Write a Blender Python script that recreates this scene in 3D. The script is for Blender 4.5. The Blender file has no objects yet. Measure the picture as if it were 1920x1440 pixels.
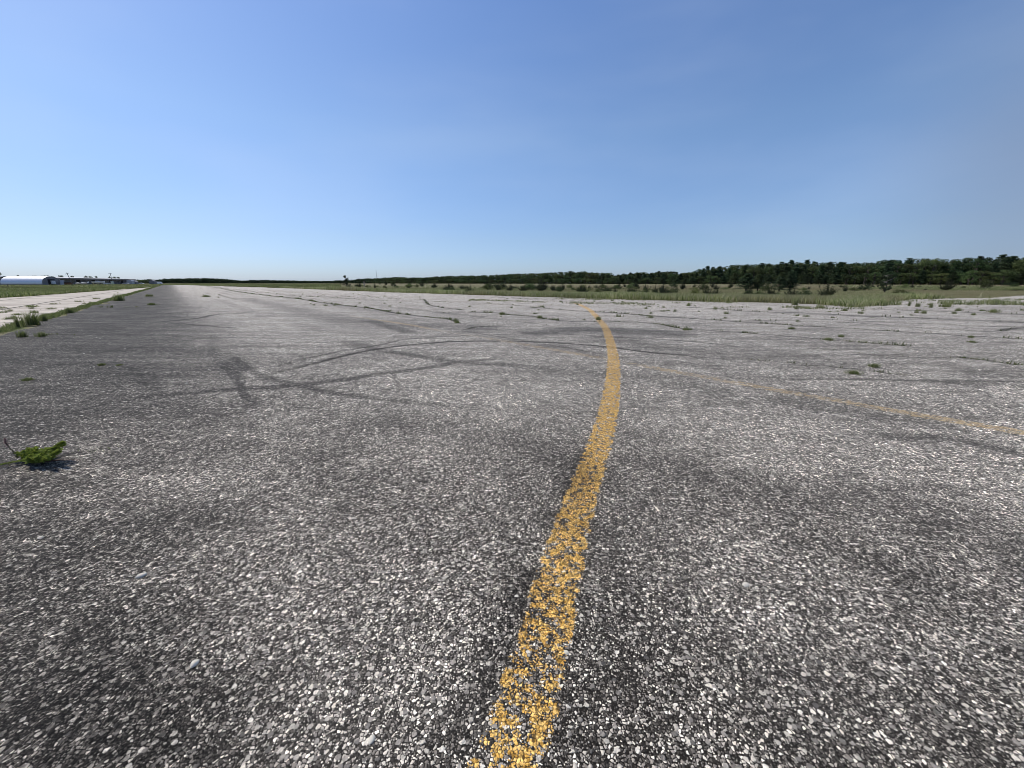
import bpy, math, random
import numpy as np
from math import radians, sin, cos, pi
C = bpy.context.scene.collection
rng = np.random.default_rng(7)
random.seed(7)

# ------------------------------------------------------------------ camera, sky, sun, exposure
F_PX, HC, HOR = 721.0, 1.5, 530.0
PITCH = math.atan((720 - HOR) / F_PX)
CP, SP = cos(PITCH), sin(PITCH)
cam_d = bpy.data.cameras.new('camera')
cam_d.sensor_width = 36; cam_d.lens = F_PX / 1920 * 36
cam_d.clip_start = 0.05; cam_d.clip_end = 20000
cam = bpy.data.objects.new('camera', cam_d); C.objects.link(cam)
cam.location = (0, 0, HC); cam.rotation_euler = (pi / 2 - PITCH, 0, 0)
bpy.context.scene.camera = cam

SUN_EL, SUN_AZ = 52.0, -62.0            # azimuth from +Y, positive towards +X
w = bpy.data.worlds.new('World'); bpy.context.scene.world = w
w.use_nodes = True
wn = w.node_tree; wn.nodes.clear()
sky = wn.nodes.new('ShaderNodeTexSky'); sky.sky_type = 'NISHITA'
sky.sun_disc = False; sky.sun_elevation = radians(SUN_EL); sky.sun_rotation = radians(SUN_AZ)
sky.altitude = 0; sky.air_density = 1.0; sky.dust_density = 0.55; sky.ozone_density = 3.0
bg = wn.nodes.new('ShaderNodeBackground'); bg.inputs['Strength'].default_value = 0.11
wo = wn.nodes.new('ShaderNodeOutputWorld')
tcw = wn.nodes.new('ShaderNodeTexCoord'); spw = wn.nodes.new('ShaderNodeSeparateXYZ'); wn.links.new(tcw.outputs['Generated'], spw.inputs[0])
rpw = wn.nodes.new('ShaderNodeValToRGB'); wn.links.new(spw.outputs[2], rpw.inputs[0])
TINT = [(0.0, (.67, .85, 1.32)), (.10, (.82, .90, 1.12)), (.30, (1.02, 1.10, 1.22)), (.55, (.97, 1.09, 1.32))]   # hue of summer air near the ground: less yellow than the clean model
while len(rpw.color_ramp.elements) < 4: rpw.color_ramp.elements.new(.5)
for e_, (p_, c_) in zip(rpw.color_ramp.elements, TINT): e_.position = p_; e_.color = tuple(x_/1.4 for x_ in c_)+(1,)
mxw = wn.nodes.new('ShaderNodeVectorMath'); mxw.operation = 'MULTIPLY'; wn.links.new(sky.outputs[0], mxw.inputs[0]); wn.links.new(rpw.outputs[0], mxw.inputs[1])
scw = wn.nodes.new('ShaderNodeVectorMath'); scw.operation = 'SCALE'; scw.inputs['Scale'].default_value = 1.4; wn.links.new(mxw.outputs[0], scw.inputs[0])
# a thin grey veil high on the right and faint uneven haze
def wmath(op, a, b):
    n = wn.nodes.new('ShaderNodeMath'); n.operation = op
    for i_, v_ in enumerate((a, b)):
        if hasattr(v_, 'links'): wn.links.new(v_, n.inputs[i_])
        else: n.inputs[i_].default_value = v_
    return n.outputs[0]
def wrange(v, a, b, c, d):
    n = wn.nodes.new('ShaderNodeMapRange'); n.interpolation_type = 'SMOOTHSTEP'; wn.links.new(v, n.inputs[0])
    for i_, x_ in enumerate((a, b, c, d)): n.inputs[i_+1].default_value = x_
    return n.outputs[0]
nzw = wn.nodes.new('ShaderNodeTexNoise'); nzw.inputs['Scale'].default_value = 2.2; nzw.inputs['Detail'].default_value = 4
mpw = wn.nodes.new('ShaderNodeMapping'); mpw.inputs['Scale'].default_value = (.6, 1, 2.2); wn.links.new(tcw.outputs['Generated'], mpw.inputs[0]); wn.links.new(mpw.outputs[0], nzw.inputs['Vector'])
azw = wmath('DIVIDE', spw.outputs[0], wmath('MAXIMUM', spw.outputs[1], .01))
veil = wmath('MULTIPLY', wrange(azw, .74, 1.25, 0, .52), wrange(spw.outputs[2], .42, .18, .15, 1))
veil = wmath('MULTIPLY', veil, wrange(nzw.outputs['Fac'], .25, .6, .75, 1.1))
mv1 = wn.nodes.new('ShaderNodeMix'); mv1.data_type = 'RGBA'; wn.links.new(wrange(nzw.outputs['Fac'], .42, .72, 0, .10), mv1.inputs[0]); wn.links.new(scw.outputs[0], mv1.inputs[6]); mv1.inputs[7].default_value = (6.5, 7.3, 8.6, 1)
mv2 = wn.nodes.new('ShaderNodeMix'); mv2.data_type = 'RGBA'; wn.links.new(veil, mv2.inputs[0]); wn.links.new(mv1.outputs[2], mv2.inputs[6]); mv2.inputs[7].default_value = (2.15, 2.7, 3.75, 1)
wn.links.new(mv2.outputs[2], bg.inputs[0]); wn.links.new(bg.outputs[0], wo.inputs[0])

sd = bpy.data.lights.new('sun', 'SUN'); sd.energy = 4.6; sd.angle = radians(0.5); sd.color = (1, 0.92, 0.80)
so = bpy.data.objects.new('sun', sd); C.objects.link(so)
so.rotation_euler = (pi / 2 - radians(SUN_EL), 0, pi - radians(SUN_AZ))
vs = bpy.context.scene.view_settings
vs.view_transform = 'Standard'; vs.look = 'None'; vs.exposure = 0.0; vs.gamma = 1.0
bpy.context.scene.cycles.filter_width = 0.9
bpy.context.scene.cycles.max_bounces = 6
bpy.context.scene.cycles.transparent_max_bounces = 8

# ------------------------------------------------------------------ placing helpers
def gnd(px, py, z=0.0):
    """ground point seen at photo pixel (px, py)"""
    px = np.asarray(px, float); py = np.asarray(py, float)
    dx = (px - 960) / F_PX; dy = (720 - py) / F_PX
    X = dx; Y = CP + dy * SP; Z = -SP + dy * CP
    t = (HC - z) / -Z
    return np.stack([X * t, Y * t], -1)
def at_depth(px, Y, z=0.0):
    return (px - 960) / F_PX * (Y * CP - (z - HC) * SP)
def z_of(py, Y):
    k = (720 - py) / F_PX
    return HC + Y * (k * CP - SP) / (CP + k * SP)
VP = 320.0
rd = np.array([(VP - 960) / F_PX, CP + (720 - HOR) / F_PX * SP]); rd /= np.linalg.norm(rd)   # runway direction
rn = np.array([rd[1], -rd[0]])                                                              # to its right
RANG = math.atan2(rd[1], rd[0])
def uv_of(P): return P @ rn, P @ rd
def xy_of(u, v): return np.asarray(u)[..., None] * rn + np.asarray(v)[..., None] * rd

# ------------------------------------------------------------------ mesh helpers
def mesh_np(name, V, faces=None, tris=None, quads=None, mat=None, parent=None, colors=None, smooth=False):
    me = bpy.data.meshes.new(name)
    V = np.asarray(V, np.float32).reshape(-1, 3)
    parts = []; starts = []; n = 0
    if tris is not None and len(tris):
        t = np.asarray(tris, np.int32); parts.append(t.ravel()); starts.append(n + np.arange(len(t)) * 3); n += t.size
    if quads is not None and len(quads):
        q = np.asarray(quads, np.int32); parts.append(q.ravel()); starts.append(n + np.arange(len(q)) * 4); n += q.size
    if faces is not None:
        me.from_pydata([tuple(map(float, v)) for v in V], [], faces)
    else:
        li = np.concatenate(parts); st = np.concatenate(starts)
        me.vertices.add(len(V)); me.vertices.foreach_set('co', V.ravel())
        me.loops.add(len(li)); me.loops.foreach_set('vertex_index', li)
        me.polygons.add(len(st)); me.polygons.foreach_set('loop_start', st.astype(np.int32))
        me.update(calc_edges=True)
    if colors is not None:
        a = me.color_attributes.new('Col', 'FLOAT_COLOR', 'POINT')
        c = np.ones((len(V), 4), np.float32); c[:, :colors.shape[1]] = colors
        a.data.foreach_set('color', c.ravel())
    if smooth: me.polygons.foreach_set('use_smooth', np.ones(len(me.polygons), bool))
    if mat: me.materials.append(mat)
    o = bpy.data.objects.new(name, me); C.objects.link(o)
    if parent: o.parent = parent
    return o
def tag(o, label=None, cat=None, group=None, kind=None):
    if label: o['label'] = label
    if cat: o['category'] = cat
    if group: o['group'] = group
    if kind: o['kind'] = kind
    return o
def empty(name, loc, rz=0.0):
    o = bpy.data.objects.new(name, None); C.objects.link(o)
    o.empty_display_size = 0.2
    o.location = tuple(map(float, loc)); o.rotation_euler = (0, 0, rz); return o
class MB:
    def __init__(s): s.v = []; s.f = []
    def box(s, x0, x1, y0, y1, z0, z1, rot=None):
        b = len(s.v)
        P = [(x0,y0,z0),(x1,y0,z0),(x1,y1,z0),(x0,y1,z0),(x0,y0,z1),(x1,y0,z1),(x1,y1,z1),(x0,y1,z1)]
        if rot: P = [rot(p) for p in P]
        s.v += P
        s.f += [tuple(b+i for i in q) for q in ((0,3,2,1),(4,5,6,7),(0,1,5,4),(1,2,6,5),(2,3,7,6),(3,0,4,7))]
        return s
    def tube(s, pts, rs, n=6, cap=True):
        pts = [np.array(p, float) for p in pts]; base = len(s.v)
        for i, p in enumerate(pts):
            d = pts[min(i+1, len(pts)-1)] - pts[max(i-1, 0)]; d = d / (np.linalg.norm(d) + 1e-9)
            a = np.cross(d, (0, 0, 1) if abs(d[2]) < .9 else (1, 0, 0)); a /= np.linalg.norm(a); b = np.cross(d, a)
            r = rs[i] if hasattr(rs, '__len__') else rs
            for k in range(n):
                t = 2*pi*k/n; s.v.append(tuple(p + r*(cos(t)*a + sin(t)*b)))
        for i in range(len(pts)-1):
            for k in range(n):
                k2 = (k+1) % n
                s.f.append((base+i*n+k, base+i*n+k2, base+(i+1)*n+k2, base+(i+1)*n+k))
        if cap:
            s.f.append(tuple(base+k for k in range(n))[::-1]); s.f.append(tuple(base+(len(pts)-1)*n+k for k in range(n)))
        return s
    def prism(s, prof, x0, x1, axis='x'):
        """profile of (y,z) extruded along x, or (x,z) along y"""
        b = len(s.v); n = len(prof)
        for x in (x0, x1):
            for a, z in prof: s.v.append((x, a, z) if axis == 'x' else (a, x, z))
        for k in range(n):
            k2 = (k+1) % n; s.f.append((b+k, b+k2, b+n+k2, b+n+k))
        s.f.append(tuple(b+k for k in range(n))[::-1]); s.f.append(tuple(b+n+k for k in range(n)))
        return s
    def build(s, name, mat, parent=None, smooth=False):
        return mesh_np(name, s.v, faces=s.f, mat=mat, parent=parent, smooth=smooth)

# ------------------------------------------------------------------ node helpers
class G:
    def __init__(s, name):
        s.m = bpy.data.materials.new(name); s.m.use_nodes = True; s.t = s.m.node_tree; s.t.nodes.clear()
    def node(s, typ, ins=None, **props):
        n = s.t.nodes.new(typ)
        for k, v in props.items(): setattr(n, k, v)
        for k, v in (ins or {}).items(): s.put(n.inputs[k], v)
        return n
    def put(s, sock, v):
        if hasattr(v, 'is_linked') or hasattr(v, 'links'): s.t.links.new(v, sock)
        else: sock.default_value = v
    def math(s, op, a, b=None, c=None, clamp=False):
        n = s.t.nodes.new('ShaderNodeMath'); n.operation = op; n.use_clamp = clamp
        s.put(n.inputs[0], a)
        if b is not None: s.put(n.inputs[1], b)
        if c is not None: s.put(n.inputs[2], c)
        return n.outputs[0]
    def vmath(s, op, a, b=None, scale=None):
        n = s.t.nodes.new('ShaderNodeVectorMath'); n.operation = op
        s.put(n.inputs[0], a)
        if b is not None: s.put(n.inputs[1], b)
        if scale is not None: s.put(n.inputs['Scale'], scale)
        return n.outputs[0]
    def noise(s, vec, scale, detail=2, rough=.5, dim='2D', color=False):
        n = s.node('ShaderNodeTexNoise', {'Vector': vec, 'Scale': scale, 'Detail': detail, 'Roughness': rough}, noise_dimensions=dim)
        return n.outputs['Color' if color else 'Fac']
    def voro(s, vec, scale, feature='F1', out='Distance', rand=1.0):
        n = s.node('ShaderNodeTexVoronoi', {'Vector': vec, 'Scale': scale, 'Randomness': rand}, voronoi_dimensions='2D', feature=feature)
        return n.outputs[out] if isinstance(out, str) else [n.outputs[o] for o in out]
    def remap(s, v, a, b, c=0.0, d=1.0, smooth=True):
        n = s.node('ShaderNodeMapRange', {'Value': v, 'From Min': a, 'From Max': b, 'To Min': c, 'To Max': d})
        n.interpolation_type = 'SMOOTHSTEP' if smooth else 'LINEAR'
        return n.outputs[0]
    def mix(s, f, a, b, mode='MIX'):
        n = s.t.nodes.new('ShaderNodeMix'); n.data_type = 'RGBA'; n.blend_type = mode
        s.put(n.inputs[0], f)
        for sock, v in ((n.inputs[6], a), (n.inputs[7], b)):
            if isinstance(v, tuple) and len(v) == 3: v = (*v, 1)
            s.put(sock, v)
        return n.outputs[2]
    def ramp(s, v, stops):
        n = s.t.nodes.new('ShaderNodeValToRGB'); s.put(n.inputs[0], v); e = n.color_ramp.elements
        while len(e) < len(stops): e.new(0.5)
        for el, (p, c) in zip(e, stops):
            el.position = p; el.color = (*c, 1) if isinstance(c, tuple) else (c, c, c, 1)
        return n.outputs[0]
    def sep(s, v):
        n = s.node('ShaderNodeSeparateColor', {0: v}); return n.outputs
    def done(s, col, rough=.85, bump=None, bump_d=.003, bump_s=.6, metal=0.0, spec=.3):
        p = s.node('ShaderNodeBsdfPrincipled', {'Roughness': rough, 'Metallic': metal, 'Specular IOR Level': spec})
        s.put(p.inputs['Base Color'], (*col, 1) if isinstance(col, tuple) else col)
        if bump is not None:
            b = s.node('ShaderNodeBump', {'Height': bump, 'Distance': bump_d, 'Strength': bump_s})
            s.t.links.new(b.outputs[0], p.inputs['Normal'])
        o = s.node('ShaderNodeOutputMaterial', {0: p.outputs[0]})
        return s.m
def simple(name, col, rough=.7, var=.25, scale=3.0, metal=0.0, spec=.4):
    g = G(name); tc = g.node('ShaderNodeTexCoord').outputs['Object']
    n = g.noise(tc, scale, 5, .6, '3D')
    c = g.mix(g.remap(n, .3, .7), tuple(x*(1-var) for x in col), tuple(min(1, x*(1+var)) for x in col))
    return g.done(c, rough, metal=metal, spec=spec)

# ------------------------------------------------------------------ the pavement and its wear
def asphalt_nodes(g):
    P = g.node('ShaderNodeTexCoord').outputs['Object']
    att = g.sep(g.node('ShaderNodeVertexColor', layer_name='Col').outputs[0])
    dark, pale, crack = att[0], att[1], att[2]
    rub = g.noise(P, 26, 8, .85)                          # rubber and oil catch only part of the stones
    dark = g.math('MULTIPLY', dark, g.remap(rub, .40, .60, .25, 1.45, False), clamp=True)
    jit = g.vmath('SCALE', g.vmath('SUBTRACT', g.noise(P, 90, 1, .5, '2D', True), (.5, .5, .5)), scale=.004)
    Q = g.vmath('ADD', P, jit)
    # small chippings
    ed = g.voro(Q, 84, 'DISTANCE_TO_EDGE', 'Distance')
    dS, cS = g.voro(Q, 84, 'F1', ('Distance', 'Color'))
    rS = g.sep(cS)
    # big chippings
    dL, cL = g.voro(g.vmath('ADD', Q, g.vmath('SCALE', g.vmath('SUBTRACT', g.noise(P, 62, 2, .6, '2D', True), (.5, .5, .5)), scale=.009)), 44, 'F1', ('Distance', 'Color'))
    rL = g.sep(cL)
    patch = g.noise(P, .55, 6, .62)                       # bald and black areas
    blot = g.noise(P, 3.2, 5, .7)
    tex = g.noise(P, 24, 6, .75)
    wear = g.math('ADD', g.remap(patch, .33, .67, -.26, .30), g.remap(blot, .3, .7, -.16, .18))
    wear = g.math('SUBTRACT', wear, g.math('MULTIPLY', dark, .8))
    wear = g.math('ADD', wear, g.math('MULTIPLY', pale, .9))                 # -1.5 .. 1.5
    shown = g.remap(wear, -1.1, .9, 0.0, 1.0, False)
    mS = g.remap(g.math('SUBTRACT', ed, g.math('MULTIPLY', g.math('SUBTRACT', 1, shown), .15)), .05, .12)
    colS = g.ramp(rS[0], [(0, (.028, .026, .024)), (.30, (.11, .102, .093)), (.62, (.30, .28, .255)), (.86, (.62, .59, .535)), (1, (.97, .93, .85))])
    mS = g.math('MULTIPLY', mS, g.remap(rS[1], .30, .34))
    dT, cT = g.voro(Q, 138, 'F1', ('Distance', 'Color'))
    rT = g.sep(cT)
    mT = g.math('MULTIPLY', g.remap(dT, .46, .30), g.math('SUBTRACT', 1.0, mS))
    mT = g.math('MULTIPLY', mT, g.remap(shown, .2, .8, .25, 1))
    colT = g.ramp(rT[0], [(0, (.018, .017, .015)), (.5, (.10, .094, .086)), (.82, (.40, .38, .35)), (1, (.92, .89, .82))])
    mL = g.math('MULTIPLY', g.remap(dL, .44, .36), g.remap(rL[1], .80, .82))
    colL = g.ramp(rL[0], [(0, (.09, .088, .086)), (.5, (.30, .285, .265)), (.85, (.56, .535, .485)), (1, (.85, .83, .78))])
    bit = g.mix(tex, (.004, .0036, .0032), (.024, .021, .018))
    col = g.mix(mS, g.mix(mT, bit, colT), colS)
    col = g.mix(mL, col, colL)
    # tone of the area
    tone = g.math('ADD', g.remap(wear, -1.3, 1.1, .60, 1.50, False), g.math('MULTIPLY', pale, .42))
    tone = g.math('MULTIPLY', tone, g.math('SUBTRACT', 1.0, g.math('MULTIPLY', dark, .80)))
    grit = g.noise(P, 34, 9, .95)
    cl = g.sep(g.voro(g.vmath('MULTIPLY', Q, (1, 1, 1)), 30, 'F1', 'Color'))
    cl2 = g.sep(g.voro(g.vmath('ADD', Q, (3.1, 1.7, 0)), 13, 'F1', 'Color'))
    ln = g.node('ShaderNodeVectorMath', {0: P}, operation='LENGTH').outputs['Value']
    amp = g.remap(ln, 1.6, 6.0, .15, 1.15, False)
    pr = g.node('ShaderNodeMapping', {'Vector': P, 'Rotation': (0, 0, -RANG), 'Scale': (.35, 3.2, 1)}).outputs[0]
    strk = g.noise(pr, 1.0, 7, .7)                        # wheel-worn streaks along the runway
    amp2 = g.remap(ln, 3.0, 10.0, .0, .34, False)
    clump = g.math('ADD', g.math('MULTIPLY', g.math('SUBTRACT', g.remap(cl[0], .35, 1.0, 0, 1), .35), .85), g.math('MULTIPLY', g.math('SUBTRACT', cl2[0], .5), .28))
    tone = g.math('MULTIPLY', tone, g.math('MAXIMUM', g.math('ADD', 1.0, g.math('MULTIPLY', clump, amp)), .2))
    tone = g.math('MULTIPLY', tone, g.math('ADD', 1.0, g.math('MULTIPLY', g.remap(strk, .36, .64, -1, 1, False), amp2)))
    tone = g.math('MULTIPLY', tone, g.math('ADD', 1.0, g.math('MULTIPLY', g.remap(grit, .42, .58, -.8, .8, False), g.math('MULTIPLY', amp, 1.25))))
    tone = g.math('MULTIPLY', tone, g.remap(tex, .25, .75, .8, 1.2, False))
    tone = g.math('MULTIPLY', tone, g.remap(blot, .25, .75, .90, 1.10, False))
    tn = g.node('ShaderNodeCombineColor', {0: tone, 1: tone, 2: tone}).outputs[0]
    col = g.mix(1.0, col, tn, 'MULTIPLY')
    col = g.mix(1.0, col, (1.03, 1.0, .945), 'MULTIPLY')
    # grey film on pale areas: weathering plus painted grazing-angle brightness
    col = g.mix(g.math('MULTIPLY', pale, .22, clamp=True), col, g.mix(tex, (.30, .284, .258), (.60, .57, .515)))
    col = g.mix(g.math('MULTIPLY', crack, g.remap(tex, .25, .6, .75, 1.0), clamp=True), col, (.014, .013, .010))
    h = g.math('ADD', g.math('ADD', g.math('MULTIPLY', mT, .35), g.math('MULTIPLY', mS, g.remap(rS[1], .3, 1, .45, 1, False))), g.math('MULTIPLY', mL, .9))
    h = g.math('SUBTRACT', g.math('ADD', h, g.math('MULTIPLY', tex, .25)), g.math('MULTIPLY', dS, .8))
    return P, col, h, wear, mS, mL, tex, rS

g = G('asphalt')
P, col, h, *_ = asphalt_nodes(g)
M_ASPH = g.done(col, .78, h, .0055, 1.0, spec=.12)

def paint_mat(name, c0, c1, cover_scale):
    g = G(name)
    P, col, h, wear, mS, mL, tex, rS = asphalt_nodes(g)
    uv = g.node('ShaderNodeVertexColor', layer_name='Strip').outputs[0]
    a = g.sep(uv)                                             # r: 0..1 from edge to centre, g: how much paint is left
    chunk = g.noise(P, 17, 4, .6)
    fine = g.noise(P, 120, 3, .7)
    tone_v = g.remap(g.noise(P, 30, 8, .9), .42, .58, .45, 1.35, False)
    edge = g.math('MULTIPLY', a[0], 3.2, clamp=True)
    edge = g.math('ADD', edge, g.remap(chunk, .3, .7, -.5, .5, False))
    edge = g.math('ADD', edge, g.remap(fine, .3, .7, -.3, .3, False))
    s = g.math('ADD', g.math('MULTIPLY', g.remap(chunk, .32, .68, -.1, 1.1, False), 1.0), g.math('MULTIPLY', mS, .28))
    s = g.math('ADD', s, g.math('MULTIPLY', g.remap(fine, .3, .7, 0, 1, False), .45))
    s = g.math('ADD', s, g.math('MULTIPLY', g.remap(rS[2], 0, 1, -.25, .25), 1))
    s = g.math('ADD', s, g.math('SUBTRACT', g.math('MULTIPLY', a[1], 1.7), 1.75))
    m = g.math('MULTIPLY', g.remap(s, -.04, .10), g.remap(edge, .42, .55))
    pc = g.mix(g.remap(g.math('ADD', g.math('MULTIPLY', rS[0], .6), g.math('MULTIPLY', fine, .6)), .25, .95), c0, c1)
    pc = g.mix(g.remap(wear, -.2, -1.0, 0, .55), pc, (.09, .06, .03))
    fl = g.noise(P, 75, 4, .7)
    pc = g.mix(g.math('MULTIPLY', g.remap(g.math('ADD', g.math('MULTIPLY', mS, .22), fl), .56, .46), .85), pc, (.04, .025, .012))
    pc = g.mix(1.0, pc, g.node('ShaderNodeCombineColor', {0: tone_v, 1: tone_v, 2: tone_v}).outputs[0], 'MULTIPLY')
    col = g.mix(m, col, pc)
    h2 = g.math('ADD', h, g.math('MULTIPLY', m, .5))
    return g.done(col, .75, h2, .0045, .8, spec=.15)
M_YEL = paint_mat('yellow_paint', (.55, .30, .055), (.95, .62, .20), 1)
M_OLD = paint_mat('old_paint', (.50, .35, .18), (.72, .57, .34), 1)

def catmull(P, n=8):
    P = np.asarray(P, float)
    if len(P) < 3: return P
    Q = np.vstack([2*P[0]-P[1], P, 2*P[-1]-P[-2]]); out = []
    for i in range(1, len(Q)-2):
        p0, p1, p2, p3 = Q[i-1:i+3]
        for t in np.linspace(0, 1, n, endpoint=False):
            out.append(.5*((2*p1)+(-p0+p2)*t+(2*p0-5*p1+4*p2-p3)*t*t+(-p0+3*p1-3*p2+p3)*t**3))
    out.append(P[-1]); return np.array(out)
def jagged(P, amp):
    seg = np.hypot(*np.diff(P, axis=0).T); cum = np.concatenate([[0], np.cumsum(seg)]); n = int(np.clip(cum[-1]/.22, 30, 420))
    t = np.linspace(0, cum[-1], n); Q = np.stack([np.interp(t, cum, P[:, 0]), np.interp(t, cum, P[:, 1])], -1)
    return Q+rng.normal(0, amp, Q.shape)
def wobble(P, amp):
    d = np.cumsum(rng.normal(0, amp, (len(P), 2)), 0)
    return P + (d - np.linspace(0, 1, len(P))[:, None]*d[-1])
STROKES = []          # channel, ground polyline, half width (m), softness (m), strength
def S(ch, pts, width, strength, soft=.5, taper=False, jag=0.0):
    Pg = gnd([p[0] for p in pts], [p[1] for p in pts])
    Pg = catmull(Pg, 6) if not jag else catmull(Pg, 10)
    if jag: Pg = jagged(wobble(Pg, jag), min(.045, jag*2.2))
    STROKES.append((ch, Pg, width/2, soft, strength, taper))
    return Pg
D_, P_, K_ = 0, 1, 2
# dark oily band along the left edge of the runway, pale lane beside it
S(D_, [(318, 531.0), (308, 536), (275, 552.5), (180, 600), (60, 660), (-150, 765)], 6.0, .62, .45)
S(D_, [(316, 532), (290, 541), (215, 572), (60, 637), (-100, 705)], 4.0, .35, .5)
S(P_, [(330, 531.6), (352, 540), (395, 555), (470, 582), (600, 628)], 4.5, .42, .6)
S(P_, [(425, 551), (455, 575), (505, 595), (545, 620), (580, 640)], .25, .8, .5)
S(P_, [(488, 579.5), (515, 577.5), (542, 576)], .5, .8, .5)
# tyre arcs
S(K_, [(493, 698), (567, 677), (640, 661), (707, 650), (773, 637), (907, 630), (1040, 628), (1140, 633), (1280, 641), (1347, 648), (1410, 655)], .12, .60, .4, True)
S(K_, [(483, 710), (567, 690), (640, 671), (707, 657), (790, 647), (873, 642), (973, 642), (1073, 647), (1140, 653), (1207, 662), (1273, 668), (1340, 675)], .15, .85, .3, True)
S(D_, [(225, 760), (277, 747), (333, 742), (450, 733), (533, 728), (640, 716), (707, 705), (807, 692), (857, 683), (960, 671)], .22, .80, .45, True)
S(D_, [(233, 757), (262, 750), (300, 745)], .14, .9, .4)
S(D_, [(437, 673), (450, 684), (467, 697), (520, 717), (567, 728), (640, 743), (740, 755), (827, 763), (920, 768)], .15, .55, .45, True)
S(D_, [(438, 674), (448, 684), (462, 696)], .17, .8, .5)
S(D_, [(402, 677), (428, 700), (446, 719), (458, 742), (477, 769)], .10, .75, .5, True)
S(D_, [(418, 677), (438, 697), (456, 716)], .12, .7, .5, True); S(D_, [(424, 690), (444, 712)], .25, .35, .8)
S(D_, [(247, 690), (273, 735)], .16, .5, .6); S(D_, [(283, 700), (296, 735)], .12, .35, .6); S(D_, [(262, 700), (284, 735)], .08, .3, .6)
S(D_, [(653, 643), (700, 657), (773, 668), (847, 680), (960, 688), (1040, 696)], .30, .6, .55, True)
S(D_, [(655, 644), (690, 652)], .6, .3, .6)
S(D_, [(400, 630), (398, 650), (408, 678)], .25, .3, .7)
S(D_, [(683, 600), (740, 617), (773, 627)], .5, .85, .6, True)
S(D_, [(460, 560), (560, 583), (680, 603), (800, 612), (900, 616)], 1.6, .40, .7)
S(D_, [(520, 590), (600, 598), (700, 620)], 1.3, .3, .7)
S(D_, [(560, 610), (640, 625), (720, 632)], .8, .2, .7)
S(D_, [(1010, 626), (1080, 620), (1150, 620), (1250, 627)], 1.6, .7, .8)
S(D_, [(1070, 618), (1130, 624), (1190, 628)], .7, .35, .8)
S(D_, [(1140, 637), (1210, 650), (1350, 668), (1500, 672)], 1.5, .4, .8)
S(D_, [(1040, 690), (1120, 700), (1250, 715), (1330, 740)], .9, 0.23, .8)
S(D_, [(1000, 650), (1080, 658), (1120, 672)], .5, .3, .8)
S(D_, [(1350, 690), (1420, 715), (1500, 735), (1640, 760)], 1.0, 0.21, .8)
S(D_, [(1413, 743), (1497, 763), (1567, 773), (1680, 790), (1800, 800)], .5, .34, .8, True)
S(D_, [(1640, 822), (1683, 824), (1780, 827), (1853, 843), (1920, 858), (2050, 885)], .22, .7, .7, True)
S(D_, [(1480, 715), (1560, 714.5), (1680, 716), (1800, 717), (1920, 720), (2100, 724)], .10, .7, .4)
S(D_, [(1830, 695), (1870, 705), (1905, 712)], .9, .25, .8)
S(D_, [(1760, 720), (1800, 723), (1820, 727)], .35, .5, .8)
S(D_, [(1110, 890), (1090, 930), (1060, 990)], .30, .45, .9)
S(D_, [(1096, 850), (1088, 880), (1070, 930)], .16, .55, .8)
S(D_, [(990, 1100), (930, 1230), (860, 1400)], .22, .42, .9)
S(D_, [(1300, 880), (1420, 910), (1480, 925)], .6, 0.24, .9)
S(D_, [(1640, 930), (1750, 980), (1900, 1040)], .7, 0.24, .9)
S(D_, [(0, 900), (140, 890), (300, 860), (430, 850), (560, 855)], .8, 0.24, .9)
S(D_, [(-50, 1100), (120, 1060), (330, 1000)], .7, 0.24, .9)
S(D_, [(-100, 1300), (120, 1280), (300, 1400)], .8, 0.24, .9)
S(D_, [(620, 790), (760, 800), (1000, 830), (1060, 870)], .6, .25, .9)
S(D_, [(1700, 1100), (1850, 1180), (1990, 1270)], .4, .25, .9)
S(P_, [(700, 760), (900, 740), (1050, 740)], 1.2, .12, .9)
S(P_, [(400, 900), (560, 1000), (640, 1150), (700, 1300)], .9, .14, .9)
S(P_, [(1180, 1000), (1400, 1120), (1500, 1200)], 1.0, .12, .9)
S(P_, [(1250, 800), (1380, 850), (1550, 900)], .9, .10, .9)
# pale weathered far right side of the pavement
S(P_, [(345, 533), (600, 548), (900, 563), (1200, 578), (1500, 588), (1920, 607), (2300, 625)], 14, .75, .5)
S(P_, [(1640, 570), (1720, 564), (1838, 561.5), (1960, 557)], 9, 1.0, .35)
S(P_, [(900, 562), (1200, 570), (1500, 578)], 5, .45, .5)
S(D_, [(1480, 588), (1920, 606)], 1.6, .35, .6)
# cracks and joints (the paths are kept, weeds grow from them)
CR = []
def K(pts, width=.05, strength=.9, jag=.02, weeds=0.0, wh=.08):
    Pg = S(K_, pts, width, strength, .6, False, jag); CR.append((Pg, weeds, wh))
K([(355, 533.5), (395, 538), (445, 547), (507, 555), (558, 560.5), (600, 567.5), (650, 574), (700, 580), (750, 589), (800, 595), (842, 600), (858, 607)], .12, 1.0, .012, 9, .10)
K([(395, 537), (440, 543), (500, 549), (560, 555), (640, 559.5), (720, 564)], .10, .6, .02, 1.5, .10)
K([(880, 586), (933, 588), (958, 591), (1000, 595), (1020, 599), (1070, 604), (1125, 605), (1175, 605), (1223, 609), (1280, 618), (1363, 623), (1460, 631), (1547, 638), (1613, 645), (1697, 651)], .09, 1.0, .02, 5, .09)
K([(1803, 673), (1860, 680), (1920, 688), (2050, 706)], .06, .9, .01, 5, .05)
K([(995, 566), (1060, 567), (1110, 569)], .12, .7, .03, 2.5, .10)
K([(993, 577), (1050, 581), (1083, 584), (1108, 585.5), (1150, 587), (1217, 593), (1273, 597), (1347, 602), (1420, 607), (1500, 612), (1633, 620), (1800, 631), (1920, 638), (2100, 650)], .085, .95, .02, 3.5, .08)
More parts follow.
